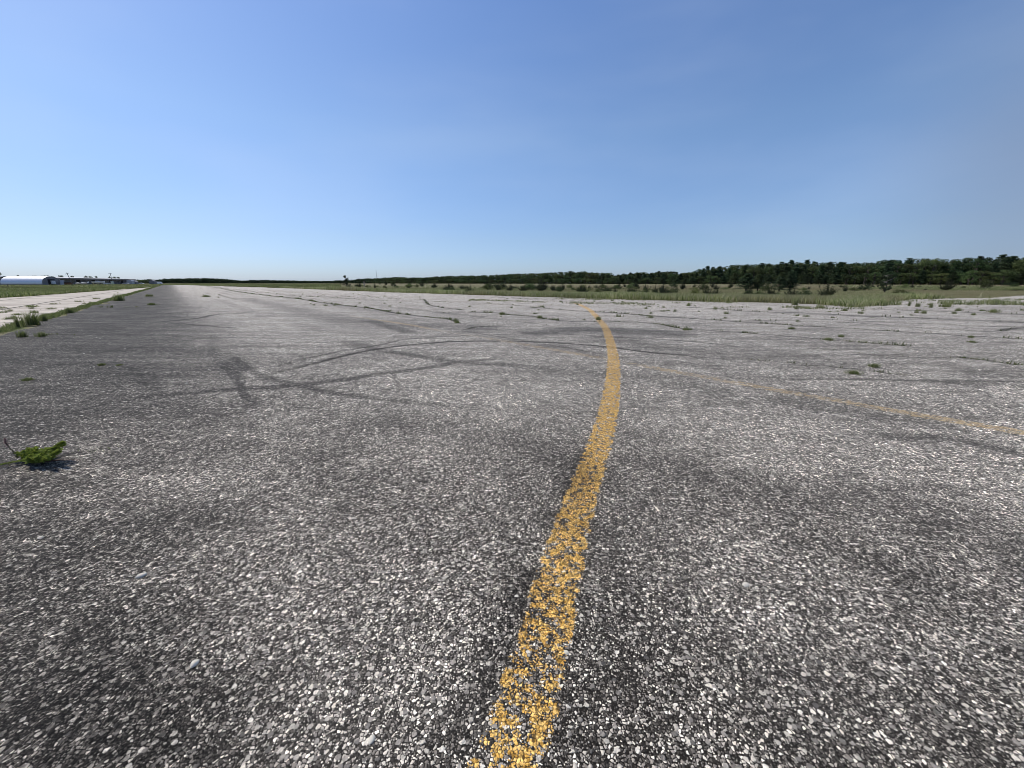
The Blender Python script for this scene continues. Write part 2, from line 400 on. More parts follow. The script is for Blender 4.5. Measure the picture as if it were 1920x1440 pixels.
K([(600, 555), (700, 559), (789, 562), (802, 569), (817, 575), (868, 582)], .10, .85, .02, 2.0, .09)
K([(740, 563), (900, 570), (1000, 575)], .07, .5, .03, 1.2, .08)
K([(1180, 574.5), (1313, 578), (1400, 585), (1500, 587.5), (1600, 593), (1720, 597.5), (1920, 606)], .10, .9, .02, 1.2, .1)
K([(1400, 602), (1525, 604.5), (1617, 608), (1720, 616), (1920, 627)], .06, .6, .02, .6, .06)
K([(1560, 579), (1700, 583), (1920, 591)], .13, .75, .03, 1.5, .1)
K([(1500, 598), (1700, 607), (1920, 615.5)], .07, .55, .02, .4, .06)
K([(1150, 640), (1280, 656), (1380, 668), (1500, 672)], .035, .3, .02, 0)
K([(872, 619), (900, 615), (935, 612)], .06, .8, .02, 1.0, .05)
K([(1880, 622), (1905, 617), (1945, 613)], .06, .8, .02, 1.0, .05)
K([(1520, 655), (1640, 668), (1760, 675), (1830, 674)], .035, .45, .02, .5, .04)
K([(1400, 676), (1500, 687), (1600, 697), (1700, 708)], .04, .75, .02, 2.0, .05)
K([(300, 605), (345, 601), (375, 597), (410, 591), (460, 588)], .09, .8, .015, 0)
K([(322, 608), (365, 611), (400, 614), (440, 617)], .07, .7, .015, 0)
K([(180, 577), (220, 577.5), (262, 577)], .15, .9, .01, 3, .1)
K([(20, 632), (100, 629), (160, 631)], .06, .7, .01, 2, .05)
S(D_, [(-150, 950), (40, 1080), (90, 1250), (60, 1450)], .9, .42, .9)
S(D_, [(-100, 900), (150, 960), (330, 980)], .8, .30, .9)
S(D_, [(150, 1330), (260, 1440), (330, 1600)], .5, .35, .9)
S(D_, [(-200, 790), (0, 800), (250, 790), (360, 800)], 1.2, .30, .9)
K([(-80, 893), (0, 880), (70, 869), (150, 854), (215, 846)], .018, .9, .004, 1.5, .015)
S(D_, [(-20, 882), (70, 868), (140, 856)], .16, .7, .8)
K([(1450, 1040), (1480, 1030), (1505, 1022)], .012, .8, .002, 0)
for _ in range(26):                      # long thin joints running with the runway, patchy
    u0 = rng.uniform(2.5, 30); v0 = rng.uniform(4, 110); L = rng.uniform(4, 22)
    Pg = wobble(xy_of(np.full(40, u0), np.linspace(v0, v0+L, 40)), .006)
    STROKES.append((K_, Pg, .03, .6, rng.uniform(.3, .7), False)); CR.append((Pg, .2, .06))
for _ in range(16):
    u0 = rng.uniform(-4, 25); v0 = rng.uniform(12, 120); L = rng.uniform(2, 9)
    Pg = wobble(xy_of(np.linspace(u0, u0+L, 24), np.full(24, v0)), .05)
    STROKES.append((K_, Pg, .03, .6, rng.uniform(.3, .8), False)); CR.append((Pg, .25, .06))
for _ in range(60):                      # dark streaks along the traffic direction
    u0 = rng.uniform(-7, 34); v0 = rng.uniform(8, 240); L = rng.uniform(5, 40)
    Pg = wobble(xy_of(np.full(14, u0), np.linspace(v0, v0+L, 14)), .05)
    STROKES.append((D_ if rng.random() < .6 else P_, Pg, rng.uniform(.1, .6), .8, rng.uniform(.15, .45), True))

def wear_graze_at(XY):
    out = np.zeros((len(XY), 3), np.float32)
    lin = np.hypot(XY[:, 0], XY[:, 1])
    u_, v_ = uv_of(XY)                      # grazing-angle brightness put into the colour with distance; left side stays darker
    sm = lambda t: np.clip(t, 0, 1)**2*(3-2*np.clip(t, 0, 1))
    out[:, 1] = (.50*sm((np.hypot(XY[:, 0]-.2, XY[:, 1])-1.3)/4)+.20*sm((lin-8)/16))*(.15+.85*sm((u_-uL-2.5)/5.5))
    for ch, Pg, hw, soft, st, taper in STROKES:
        if ch == D_: pass
        lo = Pg.min(0)-hw*1.6-.3; hi = Pg.max(0)+hw*1.6+.3
        idx = np.nonzero((XY[:, 0] > lo[0]) & (XY[:, 0] < hi[0]) & (XY[:, 1] > lo[1]) & (XY[:, 1] < hi[1]))[0]
        if not len(idx): continue
        Q = XY[idx]; best = np.full(len(idx), 1e9); tt = np.zeros(len(idx)); n = len(Pg)-1
        for i in range(n):
            a = Pg[i]; b = Pg[i+1]; ab = b-a; L2 = ab@ab+1e-9
            t = np.clip(((Q-a)@ab)/L2, 0, 1)
            d = np.hypot(*(Q-(a+t[:, None]*ab)).T)
            m = d < best; best[m] = d[m]; tt[m] = (i+t[m])/n
        core = hw*(1-soft)
        core_, hw_ = core, hw
        if ch == K_: hw_ = np.maximum(hw, np.minimum(.12, lin[idx]**2*.0003)); core_ = hw_*(1-soft)
        k = np.clip(1-(best-core_)/(hw_*1.5-core_+1e-6), 0, 1); k = k*k*(3-2*k)
        if taper: k = k*np.clip(np.minimum(tt, 1-tt)*7, 0, 1)**.6
        k = k*st
        if ch == K_: out[idx, ch] = np.maximum(out[idx, ch], k)
        else: out[idx, ch] = 1-(1-out[idx, ch])*(1-k)
    return out

def in_poly(XY, poly):
    x, y = XY[:, 0], XY[:, 1]; r = np.zeros(len(XY), bool); n = len(poly)
    for i in range(n):
        x1, y1 = poly[i]; x2, y2 = poly[(i+1) % n]
        c = (y1 > y) != (y2 > y)
        with np.errstate(all='ignore'): xi = (x2-x1)*(y-y1)/(y2-y1)+x1
        r ^= c & (x < xi)
    return r
uL = float(uv_of(gnd([0], [627.5]))[0][0])                      # left edge of the runway
edge_px = [(350, 534.6), (430, 537.3), (520, 539.8), (600, 543), (660, 545.6), (720, 548), (860, 552.5), (1000, 557), (1150, 561.5), (1300, 565.5), (1440, 568),
           (1530, 571), (1575, 574.5), (1600, 577), (1640, 573), (1655, 568), (1695, 562.5), (1792, 559.3), (1838, 560), (1883, 556.5), (1920, 553.5), (2100, 550), (2600, 545)]
E = gnd([p[0] for p in edge_px], [p[1] for p in edge_px])
far = xy_of(uL, float(uv_of(E[:1])[1][0])+30)
near = xy_of(uL, -60.0)
PAVE = np.vstack([far, E, [[400, 60]], [[400, -60]], [[-20, -60]], near])

# ground sheet
gg = G('field_soil'); Pn = gg.node('ShaderNodeTexCoord').outputs['Object']
n1 = gg.noise(Pn, .05, 6, .6); n2 = gg.noise(Pn, .9, 6, .75); n3 = gg.noise(Pn, .012, 3, .5)
c = gg.mix(gg.remap(n1, .4, .62), (.19, .165, .10), (.085, .11, .042))
c = gg.mix(gg.remap(n2, .3, .7), c, (.23, .20, .13))
c = gg.mix(gg.remap(n2, .55, .8), c, (.05, .065, .022))
M_SOIL = gg.done(c, .95, n2, .1, .5, spec=.1)
a = np.linspace(0, 2*pi, 97)[:-1]; R = np.array([60, 250, 900, 3000, 9000.])
V = [(0, 0, 0)]+[(r*cos(t), r*sin(t), 0) for r in R for t in a]
Tq = [(0, 1+i, 1+(i+1) % 96) for i in range(96)]
Qd = [(1+k*96+i, 1+(k+1)*96+i, 1+(k+1)*96+(i+1) % 96, 1+k*96+(i+1) % 96) for k in range(4) for i in range(96)]
tag(mesh_np('ground', V, tris=Tq, quads=Qd, mat=M_SOIL), kind='structure')

# runway sheet: a polar grid, finer in front so that stains and cracks stay sharp
ang = np.concatenate([np.arange(-61, 61, .115), np.arange(61, 299, 4)])
ang = np.radians(ang)
dep = np.concatenate([np.linspace(89.5, 62, 6), np.arange(61, 20, -.14), np.arange(20, 8, -.07), np.arange(8, .6, -.05), [.55, .5, .45, .4, .36, .33, .31, .29, .27, .25, .23, .21, .19, .17]])
rad = HC/np.tan(np.radians(dep))
A, Rr = np.meshgrid(ang, rad, indexing='ij'); na, nr = A.shape
XY = np.stack([(np.sin(A)*Rr).ravel(), (np.cos(A)*Rr).ravel()], -1)
I, J = np.meshgrid(np.arange(na), np.arange(nr-1), indexing='ij'); I2 = (I+1) % na
q = np.stack([I*nr+J, I*nr+J+1, I2*nr+J+1, I2*nr+J], -1).reshape(-1, 4)
cen = XY[q].mean(1)
uu, vv = uv_of(cen)
edge_n = .06*np.sin(vv*.9+2)+.10*np.sin(vv*2.3)+.07*np.sin(vv*7.1+1)
pj = cen + .25*np.stack([np.sin(cen[:, 1]*1.7)+np.sin(cen[:, 0]*.9), np.sin(cen[:, 0]*1.3)], -1)
keep = in_poly(pj, PAVE) & (uu > uL+edge_n) & (np.hypot(cen[:, 0], cen[:, 1]) < 480)
q = q[keep]
used = np.unique(q); remap = np.full(len(XY), -1, np.int64); remap[used] = np.arange(len(used))
XYu = XY[used]; q = remap[q]
colr = wear_graze_at(XYu)
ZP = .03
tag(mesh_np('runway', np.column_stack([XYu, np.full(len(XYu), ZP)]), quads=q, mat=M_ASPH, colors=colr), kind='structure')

def strip(name, pts, wid, mat, cover, z=.0018, jag=0):
    """painted line: pts are photo pixels on the ground, wid in metres, cover = list along the line"""
    Pg = catmull(gnd([p[0] for p in pts], [p[1] for p in pts], ZP), 14)
    n = len(Pg); d = np.gradient(Pg, axis=0); d /= np.linalg.norm(d, axis=1)[:, None]; nn = np.stack([d[:, 1], -d[:, 0]], -1)
    m = 7; off = np.linspace(-1, 1, m)
    W = np.interp(np.linspace(0, 1, n), np.linspace(0, 1, len(wid)), wid)
    XYs = (Pg[:, None, :]+nn[:, None, :]*(off[None, :, None]*(W*.62)[:, None, None])).reshape(-1, 2)
    I, J = np.meshgrid(np.arange(n-1), np.arange(m-1), indexing='ij')
    q = np.stack([I*m+J, I*m+J+1, (I+1)*m+J+1, (I+1)*m+J], -1).reshape(-1, 4)
    o = mesh_np(name, np.column_stack([XYs, np.full(len(XYs), ZP+z)]), quads=q, mat=mat, colors=wear_graze_at(XYs))
    at = o.data.color_attributes.new('Strip', 'FLOAT_COLOR', 'POINT')
    cv = np.interp(np.linspace(0, 1, n), np.linspace(0, 1, len(cover)), cover)
    cc = np.ones((n, m, 4), np.float32); cc[..., 0] = (1-np.abs(off))[None, :]; cc[..., 1] = cv[:, None]; cc[..., 2] = 0
    at.data.foreach_set('color', cc.ravel())
    return tag(o, kind='structure')
strip('yellow_line', [(900, 1540), (948, 1440), (984, 1330), (1020, 1200), (1042, 1100), (1069, 1000), (1093, 920), (1118, 850), (1139, 780), (1149.5, 710), (1149.5, 670), (1144, 640), (1135, 615),
       (1127, 604), (1115, 590), (1103, 579.5), (1082, 569.5), (1070, 568.2)], [.185, .195, .20, .20, .205, .205, .22, .25, .28],
      M_YEL, [.58, .57, .53, .60, .64, .66, .64, .65, .62, .60, .58, .60, .60, .60, .60])
strip('faded_line', [(640, 590), (755, 607), (820, 619), (920, 635), (1085, 664), (1190, 683), (1300, 703), (1460, 732), (1540, 746), (1700, 774), (1900, 808), (2150, 851)], [.20, .20],
      M_OLD, [.1, .58, .50, .22, .35, .48, .25, .52, .42, .56, .46, .54, .60, .62, .62], .0008)

# concrete apron left of the runway
gc = G('concrete'); Pn = gc.node('ShaderNodeTexCoord').outputs['Object']
mp = gc.node('ShaderNodeMapping', {'Vector': Pn, 'Rotation': (0, 0, -RANG)}).outputs[0]
br = gc.node('ShaderNodeTexBrick', {'Vector': mp, 'Color1': (1, 1, 1, 1), 'Color2': (.85, .85, .85, 1), 'Mortar': (0, 0, 0, 1), 'Scale': 1.0,
             'Mortar Size': .09, 'Mortar Smooth': .3, 'Brick Width': 6.0, 'Row Height': 3.8}, offset=0.0)
n1 = gc.noise(Pn, .35, 6, .65); n2 = gc.noise(Pn, 5, 6, .75)
c = gc.mix(gc.remap(n1, .35, .65), (.40, .36, .31), (.52, .475, .41))
c = gc.mix(gc.math('MULTIPLY', gc.remap(n2, .45, .75), .6), c, (.26, .235, .195))
c = gc.mix(1.0, c, br.outputs['Color'], 'MULTIPLY')
M_CONC = gc.done(c, .9, n2, .004, .5, spec=.15)
aw = gnd([-500, 0, 60, 110, 200, 300, 322], [617, 559, 555.5, 551.5, 545, 537.6, 534.6])
un = np.linspace(-60, 330, 40)
inner = xy_of(np.full(40, uL-.65), un)
# close the polygon far end to near end
poly = np.vstack([inner, aw[::-1], [[-130, -60]]])
me_v = [(p[0], p[1], .012) for p in poly]
o = mesh_np('concrete_apron', me_v, faces=[tuple(range(len(me_v)))], mat=M_CONC); tag(o, kind='structure')

# ------------------------------------------------------------------ vegetation materials
def leaf_mat(name, trans=.35, hue=.06, val=.35):
    g = G(name)
    col = g.node('ShaderNodeVertexColor', layer_name='Col').outputs[0]
    oi = g.node('ShaderNodeObjectInfo').outputs['Random']
    hs = g.node('ShaderNodeHueSaturation', {'Color': col, 'Hue': g.remap(oi, 0, 1, .5-hue/2, .5+hue/2, False), 'Saturation': 1.0,
                'Value': g.remap(g.math('FRACT', g.math('MULTIPLY', oi, 7.31)), 0, 1, 1-val, 1+val, False)}).outputs[0]
    d = g.node('ShaderNodeBsdfPrincipled', {'Base Color': hs, 'Roughness': .65, 'Specular IOR Level': .25})
    t = g.node('ShaderNodeBsdfTranslucent', {'Color': hs})
    m = g.node('ShaderNodeMixShader', {0: trans, 1: d.outputs[0], 2: t.outputs[0]})
    g.node('ShaderNodeOutputMaterial', {0: m.outputs[0]})
    return g.m
M_LEAF = leaf_mat('foliage'); M_GRASS = leaf_mat('grass_blades', .4, 0, 0); M_NEAR = leaf_mat('weed_leaves', .4, .03, .2)
M_BARK = simple('bark', (.055, .047, .040), .9)
M_DEAD = simple('dead_wood', (.26, .24, .22), .9)

def blades(P, H, W, col, lean=.35, segs=1, r=rng, z0=0.0):
    """grass blades as slim tapering faces, P (n,2) bases"""
    n = len(P); H = np.broadcast_to(H, n); W = np.broadcast_to(W, n)
    th = r.uniform(0, 2*pi, n); ax = np.stack([np.cos(th), np.sin(th), np.zeros(n)], -1)
    ph = r.uniform(0, 2*pi, n); ln = np.stack([np.cos(ph), np.sin(ph), np.zeros(n)], -1)*(r.uniform(0, lean, n)*H)[:, None]
    B = np.column_stack([P, np.full(n, z0)]); up = np.zeros((n, 3)); up[:, 2] = H
    tip = B+up+ln; mid = B+up*.55+ln*.3
    w = ax*(W/2)[:, None]
    V = np.stack([B-w, B+w, mid+w*.8, mid-w*.8, tip], 1).reshape(-1, 3)
    k = np.arange(n)[:, None]*5
    q = k+np.array([[0, 1, 2, 3]]); t = k+np.array([[3, 2, 4]])
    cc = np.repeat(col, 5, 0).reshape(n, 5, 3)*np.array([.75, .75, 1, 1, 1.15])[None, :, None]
    return V, q, t, cc.reshape(-1, 3)
def join(parts):
    V = []; Q = []; T = []; Cc = []; b = 0
    for v, q, t, c in parts:
        V.append(v); Cc.append(c); 
        if len(q): Q.append(np.asarray(q)+b)
        if len(t): T.append(np.asarray(t)+b)
        b += len(v)
    return np.concatenate(V), (np.concatenate(Q) if Q else None), (np.concatenate(T) if T else None), np.concatenate(Cc)
def vobj(name, parts, mat, parent=None):
    v, q, t, c = join(parts)
    return mesh_np(name, v, quads=q, tris=t, mat=mat, parent=parent, colors=c)
GREENS = np.array([(.13, .165, .05), (.19, .22, .085), (.25, .26, .13), (.33, .32, .19), (.085, .115, .035)])
def gcol(n, wts=(.25, .3, .2, .15, .1), r=rng, var=.2):
    k = r.choice(5, n, p=wts); return GREENS[k]*(1+r.uniform(-var, var, (n, 1)))

# noise used to make stands of grass patchy
def fbm(P, s, seed=0):
    rr = np.random.default_rng(seed); o = np.zeros(len(P)); amp = 1
    for k in range(4):
        for _ in range(3):
            d = rr.normal(size=2); d /= np.linalg.norm(d); o += amp*np.sin((P@d)*s+rr.uniform(0, 7)); 
        s *= 2.1; amp *= .6
    return o/4

def scatter_px(n, x0, x1, ylo, yhi, r=rng):
    """points whose density follows what the eye resolves: many near, fewer far"""
    x = r.uniform(x0, x1, n); t = r.random(n)
    y0 = np.interp(x, *ylo) if isinstance(ylo, tuple) else np.full(n, ylo)
    y = yhi+(y0-yhi)*t
    return gnd(x, y), x, y

# tall grass field on the right
ex = np.array([p[0] for p in edge_px]); ey = np.array([p[1] for p in edge_px])
def field(n, x0, x1, yhi, h, wd, spread, seed, wts):
    r = np.random.default_rng(seed)
    P, x, y = scatter_px(n, x0, x1, (ex, ey+2.5), yhi, r)
    inside = ~in_poly(P+r.normal(0, .25, P.shape), PAVE)
    P = P[inside]; 
    f = fbm(P, .12, 3); dist = np.hypot(*P.T)
    hh = h*(.75+.35*f)*r.uniform(.5, 1.25, len(P)); edge_y = np.interp(x[inside], ex, ey); q_ = np.clip((edge_y-y[inside])/np.maximum(edge_y-538, 2), 0, 1)
    hh = hh*np.interp(q_, [0, .10, .35, .6, 1], [.80, .72, .40, .20, .12]); hh = np.clip(hh, .05, 1.3)
    ww = wd*np.clip(dist/30, .6, 6)
    g2 = fbm(P, .35, 5)
    c = gcol(len(P), wts, r)*(1+.38*g2[:, None]).clip(.45, 1.7)
    qd = np.clip((q_-.4)/.4, 0, .42)[:, None]; c = c*1.18*(1-qd)+np.array([.27, .24, .135])*qd
    bare = np.interp(x[inside], [1690, 1745], [0, 1])*(y[inside] < 560); hh = hh*(1-.72*bare); c = c*(1-.7*bare[:, None])+np.array([.27, .24, .14])*.7*bare[:, None]
    dry = (fbm(P, .2, 9) > .35); c[dry] = c[dry]*.5+np.array([.24, .21, .12])*.5
    return blades(P, hh, ww, c, .75, r=r)
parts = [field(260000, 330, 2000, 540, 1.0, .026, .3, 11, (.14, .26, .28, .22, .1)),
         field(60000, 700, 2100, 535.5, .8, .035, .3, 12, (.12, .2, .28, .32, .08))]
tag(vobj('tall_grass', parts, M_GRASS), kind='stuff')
# dry, low grass farther out to the wood
r = np.random.default_rng(21)
P, x, y = scatter_px(60000, 640, 2300, 545.0, 532.4, r); P = P[~in_poly(P, PAVE)]
c = np.array([.27, .23, .13])*r.uniform(.7, 1.2, (len(P), 1)); gk = fbm(P, .03, 4) > .0; c[gk] = np.array([.17, .20, .08])*r.uniform(.7, 1.3, (int(gk.sum()), 1))
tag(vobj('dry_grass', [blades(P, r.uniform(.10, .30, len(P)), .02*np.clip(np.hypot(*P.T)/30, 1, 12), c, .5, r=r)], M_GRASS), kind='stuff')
# left meadow between apron and hangars, and beyond the runway's end
r = np.random.default_rng(22)
awx = np.array([-500, 0, 60, 110, 200, 300, 345, 430, 520, 640.]); awy = np.array([617, 560, 556.2, 552, 545.6, 538, 535, 537.5, 540, 544.])
P, x, y = scatter_px(70000, -120, 640, (awx, awy), 531.8, r)
APR = poly; P = P[(~in_poly(P, APR)) & (~in_poly(P, PAVE))]
f = fbm(P, .05, 8)
hh = np.clip(.40*(1+.5*f), .08, .8)*r.uniform(.5, 1.2, len(P))
c = gcol(len(P), (.3, .3, .15, .1, .15), r)*(1+.6*fbm(P, .05, 2)[:, None]).clip(.5, 1.6); br_ = fbm(P, .03, 19) > .3; c[br_] = c[br_]*.6+np.array([.22, .20, .12])*.4
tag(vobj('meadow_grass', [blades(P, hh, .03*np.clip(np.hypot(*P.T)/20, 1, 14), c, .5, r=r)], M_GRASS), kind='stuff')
# grass strip between apron and runway
r = np.random.default_rng(23)
v = np.exp(r.uniform(np.log(3), np.log(330), 60000)); u = uL-.28+r.normal(0, .13, len(v))+.06*np.sin(v*1.3)
P = xy_of(u, v); f = fbm(P, .5, 8)
hh = np.clip(.10*(1.1+.9*f), .03, .28)*r.uniform(.5, 1.3, len(v)); 
c = gcol(len(P), (.38, .3, .1, .02, .2), r)
tag(vobj('edge_grass', [blades(P, hh, .009*np.clip(v/9, 1, 22), c, .7, r=r)], M_GRASS), kind='stuff')
# weeds in the cracks
parts = []; r = np.random.default_rng(24)
for Pg, dens, wh in CR:
    if dens <= 0: continue
    L = np.hypot(*np.diff(Pg, axis=0).T); cum = np.concatenate([[0], np.cumsum(L)])
    dd = np.hypot(*((Pg[1:]+Pg[:-1])/2).T); wt = L/np.maximum(dd, 5); cw = np.concatenate([[0], np.cumsum(wt)])
    n = int(cw[-1]*dens*260)
    if n < 3: continue
    s = np.interp(r.uniform(0, cw[-1], n), cw, cum)
    ok = np.sin(s*.9+Pg[0, 0])+np.sin(s*2.3)+np.sin(s*7.1)+r.normal(0, .5, n) > .25
    s = s[ok]
    b = np.stack([np.interp(s, cum, Pg[:, 0]), np.interp(s, cum, Pg[:, 1])], -1)+r.normal(0, .035, (len(s), 2))
    if len(b) < 2: continue
    dist = np.hypot(*b.T)
    parts.append(blades(b, wh*r.uniform(.3, 1.5, len(b))*np.clip(.6+.5*np.sin(s*1.1), .3, 1.3), .007*np.clip(dist/6, 1, 12), gcol(len(b), (.3, .15, .15, .1, .3), r)*.8, .8, r=r, z0=ZP))
tag(vobj('crack_weeds', parts, M_GRASS), kind='stuff')
# thin cover of weeds on the broken edge of the pavement
r = np.random.default_rng(25); parts = []
P, x, y = scatter_px(5200, 880, 2000, (ex, ey+11), (560), r)
m = in_poly(P, PAVE) & (fbm(P, .9, 6) > .38); P = P[m]
P = np.repeat(P, 5, 0)+r.normal(0, .10, (len(P)*5, 2))
parts.append(blades(P, .10*r.uniform(.3, 1.6, len(P)), .03, gcol(len(P), (.2, .3, .25, .15, .1), r), .8, r=r, z0=ZP))
P, x, y = scatter_px(12000, 1560, 2300, 581, 566.5, r)
m = fbm(P, .35, 16) > .10+np.interp(x, [1560, 1700, 1780, 1850, 1960], [.35, .4, .0, .0, .2]); P = P[m]
parts.append(blades(P, .32*r.uniform(.3, 1.3, len(P)), .035, gcol(len(P), (.15, .3, .3, .15, .1), r), .6, r=r, z0=ZP))
tag(vobj('broken_edge_grass', parts, M_GRASS), kind='stuff')

# ------------------------------------------------------------------ plants
def cloud(centers, rad, per, size, r, col, flat=1.0, cv=.25, up=.0):
    """leaf-sized faces spread through blobs"""
    centers = np.asarray(centers, float); n = len(centers)*per
    c = np.repeat(centers, per, 0); R_ = np.repeat(np.broadcast_to(rad, len(centers)), per)
    d = r.normal(size=(n, 3)); d /= np.linalg.norm(d, axis=1)[:, None]
    rr = R_*r.uniform(.45, 1.08, n)**.6
    p = c+d*rr[:, None]*np.array([1, 1, flat])
    a = r.normal(size=(n, 3)); a /= np.linalg.norm(a, axis=1)[:, None]
    b = np.cross(a, d+r.normal(0, .6, (n, 3))); b /= np.linalg.norm(b, axis=1)[:, None]+1e-9
    s = size*r.uniform(.5, 1.3, n)[:, None]
    V = np.stack([p-a*s, p-b*s*.6, p+a*s, p+b*s*.6], 1).reshape(-1, 3)
    q = np.arange(n)[:, None]*4+np.arange(4)[None]
    blob = np.repeat(1+r.uniform(-cv, cv, len(centers)), per)
    cc = np.array(col)[None]*(blob*(1+r.uniform(-cv, cv, n)))[:, None]
    return V, q, np.zeros((0, 3), int), np.repeat(cc, 4, 0)
def protos():
    out = {}
    def mk(name, crown_parts, mb, bark=M_BARK, mat=M_LEAF):
        rt = empty(name, (0, 0, 0))
        vobj('crown', crown_parts, mat, rt); mb.build('trunk', bark, rt)
        return rt
    # broadleaf, unit height
    for k in range(3):
        r = np.random.default_rng(100+k); cs = []; rs = []
        for i in range(26):
            z = r.uniform(.18, .93); w_ = .34*math.sqrt(max(.05, 1-((z-.52)/.46)**2)); t = r.uniform(0, 2*pi); q_ = w_*math.sqrt(r.uniform(.1, 1))
            cs.append((q_*cos(t), q_*sin(t), z*.97-.02)); rs.append(r.uniform(.07, .13))
        m = MB().tube([(0, 0, 0), (.01, 0, .3), (0, .02, .6), (.02, .01, .85)], [.028, .022, .014, .005])
        for c_ in cs[:9]: m.tube([(0, 0, max(.1, c_[2]-.25)), (c_[0]*.5, c_[1]*.5, c_[2]-.08), c_], [.010, .007, .003], 5)
        out['oak%d' % k] = mk('broadleaf_tree', [cloud(cs, np.array(rs), 95, .020, r, [(.062, .092, .032), (.076, .10, .034), (.050, .080, .030)][k], .8, .3)], m)
    # pine, unit height: flat irregular boughs
    for k in range(3):
        r = np.random.default_rng(120+k); cs = []; rs = []; m = MB().tube([(0, 0, 0), (.008, .004, .5), (0, 0, .97)], [.022, .014, .004])
        for z in np.arange(.16, .97, .062):
            ww = .30*(1-z)**.55*r.uniform(.75, 1.2); nb = r.integers(4, 7); t0 = r.uniform(0, 6.28)
            for j in range(nb):
                t = t0+2*pi*j/nb+r.normal(0, .25); L = ww*r.uniform(.55, 1.1); zz = z+r.normal(0, .012)
                m.tube([(0, 0, zz-.01), (L*.5*cos(t), L*.5*sin(t), zz), (L*cos(t), L*sin(t), zz+.02)], [.006, .004, .002], 4, False)
                for s in (.45, .75, 1.0): cs.append((L*s*cos(t), L*s*sin(t), zz+.015*s)); rs.append(.035+.03*(1-z)+.012*(1-s))
        cs.append((0, 0, .97)); rs.append(.025)
        out['pine%d' % k] = mk('pine_tree', [cloud(cs, np.array(rs)*1.1, 22, .017, r, [(.038, .062, .030), (.044, .068, .028), (.036, .058, .028)][k], .5, .35)], m)
    # red cedar bush: upswept spiky branches from the ground, unit height
    for k in range(3):
        r = np.random.default_rng(140+k); cs = []; rs = []; m = MB()
        for j in range(46):
            t = r.uniform(0, 2*pi); tilt = r.uniform(.05, 1.25)*(1 if k else .8); L = r.uniform(.55, 1.0)*(1-.25*tilt/1.25)
            dx_ = sin(tilt); dz = cos(tilt)
            e = np.array((L*dx_*cos(t), L*dx_*sin(t), max(.08, L*dz+.10)))
            mid = e*np.array((.55, .55, .38))
            m.tube([(0, 0, .0), tuple(mid), tuple(e)], [.012, .008, .002], 4, False)
            for s in np.linspace(.3, 1, 6):
                p_ = mid*(s/.5) if s < .5 else mid+(e-mid)*(s-.5)/.5
                cs.append(tuple(p_)); rs.append(.075*(1.25-s))
        out['cedar%d' % k] = mk('cedar_bush', [cloud(cs, np.array(rs), 22, .020, r, [(.032, .044, .020), (.038, .050, .020), (.030, .042, .020)][k], 1.0, .35)], m)
    # round leafy shrub, unit height
    for k in range(2):
        r = np.random.default_rng(160+k); cs = []; rs = []; m = MB()
        for i in range(22):
            t = r.uniform(0, 2*pi); q_ = .55*math.sqrt(r.random()); z = r.uniform(.2, .8)*(1-.35*q_/.55)
            cs.append((q_*cos(t), q_*sin(t), z)); rs.append(r.uniform(.12, .24))
            if i < 8: m.tube([(q_*.1*cos(t), q_*.1*sin(t), 0), (q_*.6*cos(t), q_*.6*sin(t), z*.6), cs[-1]], [.015, .01, .004], 4, False)
        out['shrub%d' % k] = mk('shrub', [cloud(cs, np.array(rs), 65, .035, r, [(.040, .058, .021), (.085, .11, .036)][k], .9, .3)], m)
    return out
PR = protos(); USED = set()
def plant(key, px, Y, h, width, label, cat, group=None, rz=None, X=None, z=0.0, name=None):
    """width, h in metres; prototypes are unit height"""
    src = PR[key]
    X = at_depth(px, Y) if X is None else X
    if key not in USED: USED.add(key); o = src; kids = None
    else:
        o = src.copy(); C.objects.link(o)
        for ch in src.children:
            c_ = ch.copy(); C.objects.link(c_); c_.parent = o
    base_w = {'oak': .78, 'pin': .62, 'ced': 1.45, 'shr': 1.35}[key[:3]]
    sx = width/base_w
    o.location = (float(X), float(Y), z); o.scale = (sx, sx, h); o.rotation_euler = (0, 0, random.uniform(0, 6.28) if rz is None else rz)
    if name: o.name = name
    for k_ in ('group',):
        if k_ in o: del o[k_]
    return tag(o, label, cat, group)

# the wood behind the field
prof = np.array([(240, 525.5), (300, 523.4), (340, 522), (380, 521.2), (430, 523.8), (450, 526), (500, 525), (560, 526.5), (620, 527), (640, 525.5), (662, 525), (680, 522.5), (700, 522), (740, 519), (800, 519), (850, 515), (900, 515), (960, 512.5),
  (1000, 510.5), (1050, 509), (1095, 506), (1120, 509), (1143, 510.5), (1152, 515.5), (1190, 509), (1215, 510), (1255, 506), (1264, 510), (1300, 507), (1315, 500), (1350, 498), (1400, 493.5), (1440, 491.5), (1480, 490),
  (1540, 489.5), (1600, 491), (1645, 485), (1700, 484.5), (1780, 481), (1850, 480.5), (1920, 479), (2100, 478), (2600, 474)])
Yw = lambda x: float(np.interp(x, [-400, 240, 430, 655, 800, 1000, 1200, 1400, 1600, 1800, 1960, 2600], [900, 900, 820, 760, 640, 520, 430, 360, 310, 275, 255, 200]))
top = lambda x: float(np.interp(x, prof[:, 0], prof[:, 1]))
wood_x = []
x = 662.0
while x < 1935:
    wood_x.append(x); x += np.interp(x, [660, 1000, 1400, 1900], [10.5, 11.5, 15.5, 20])
nf = 0
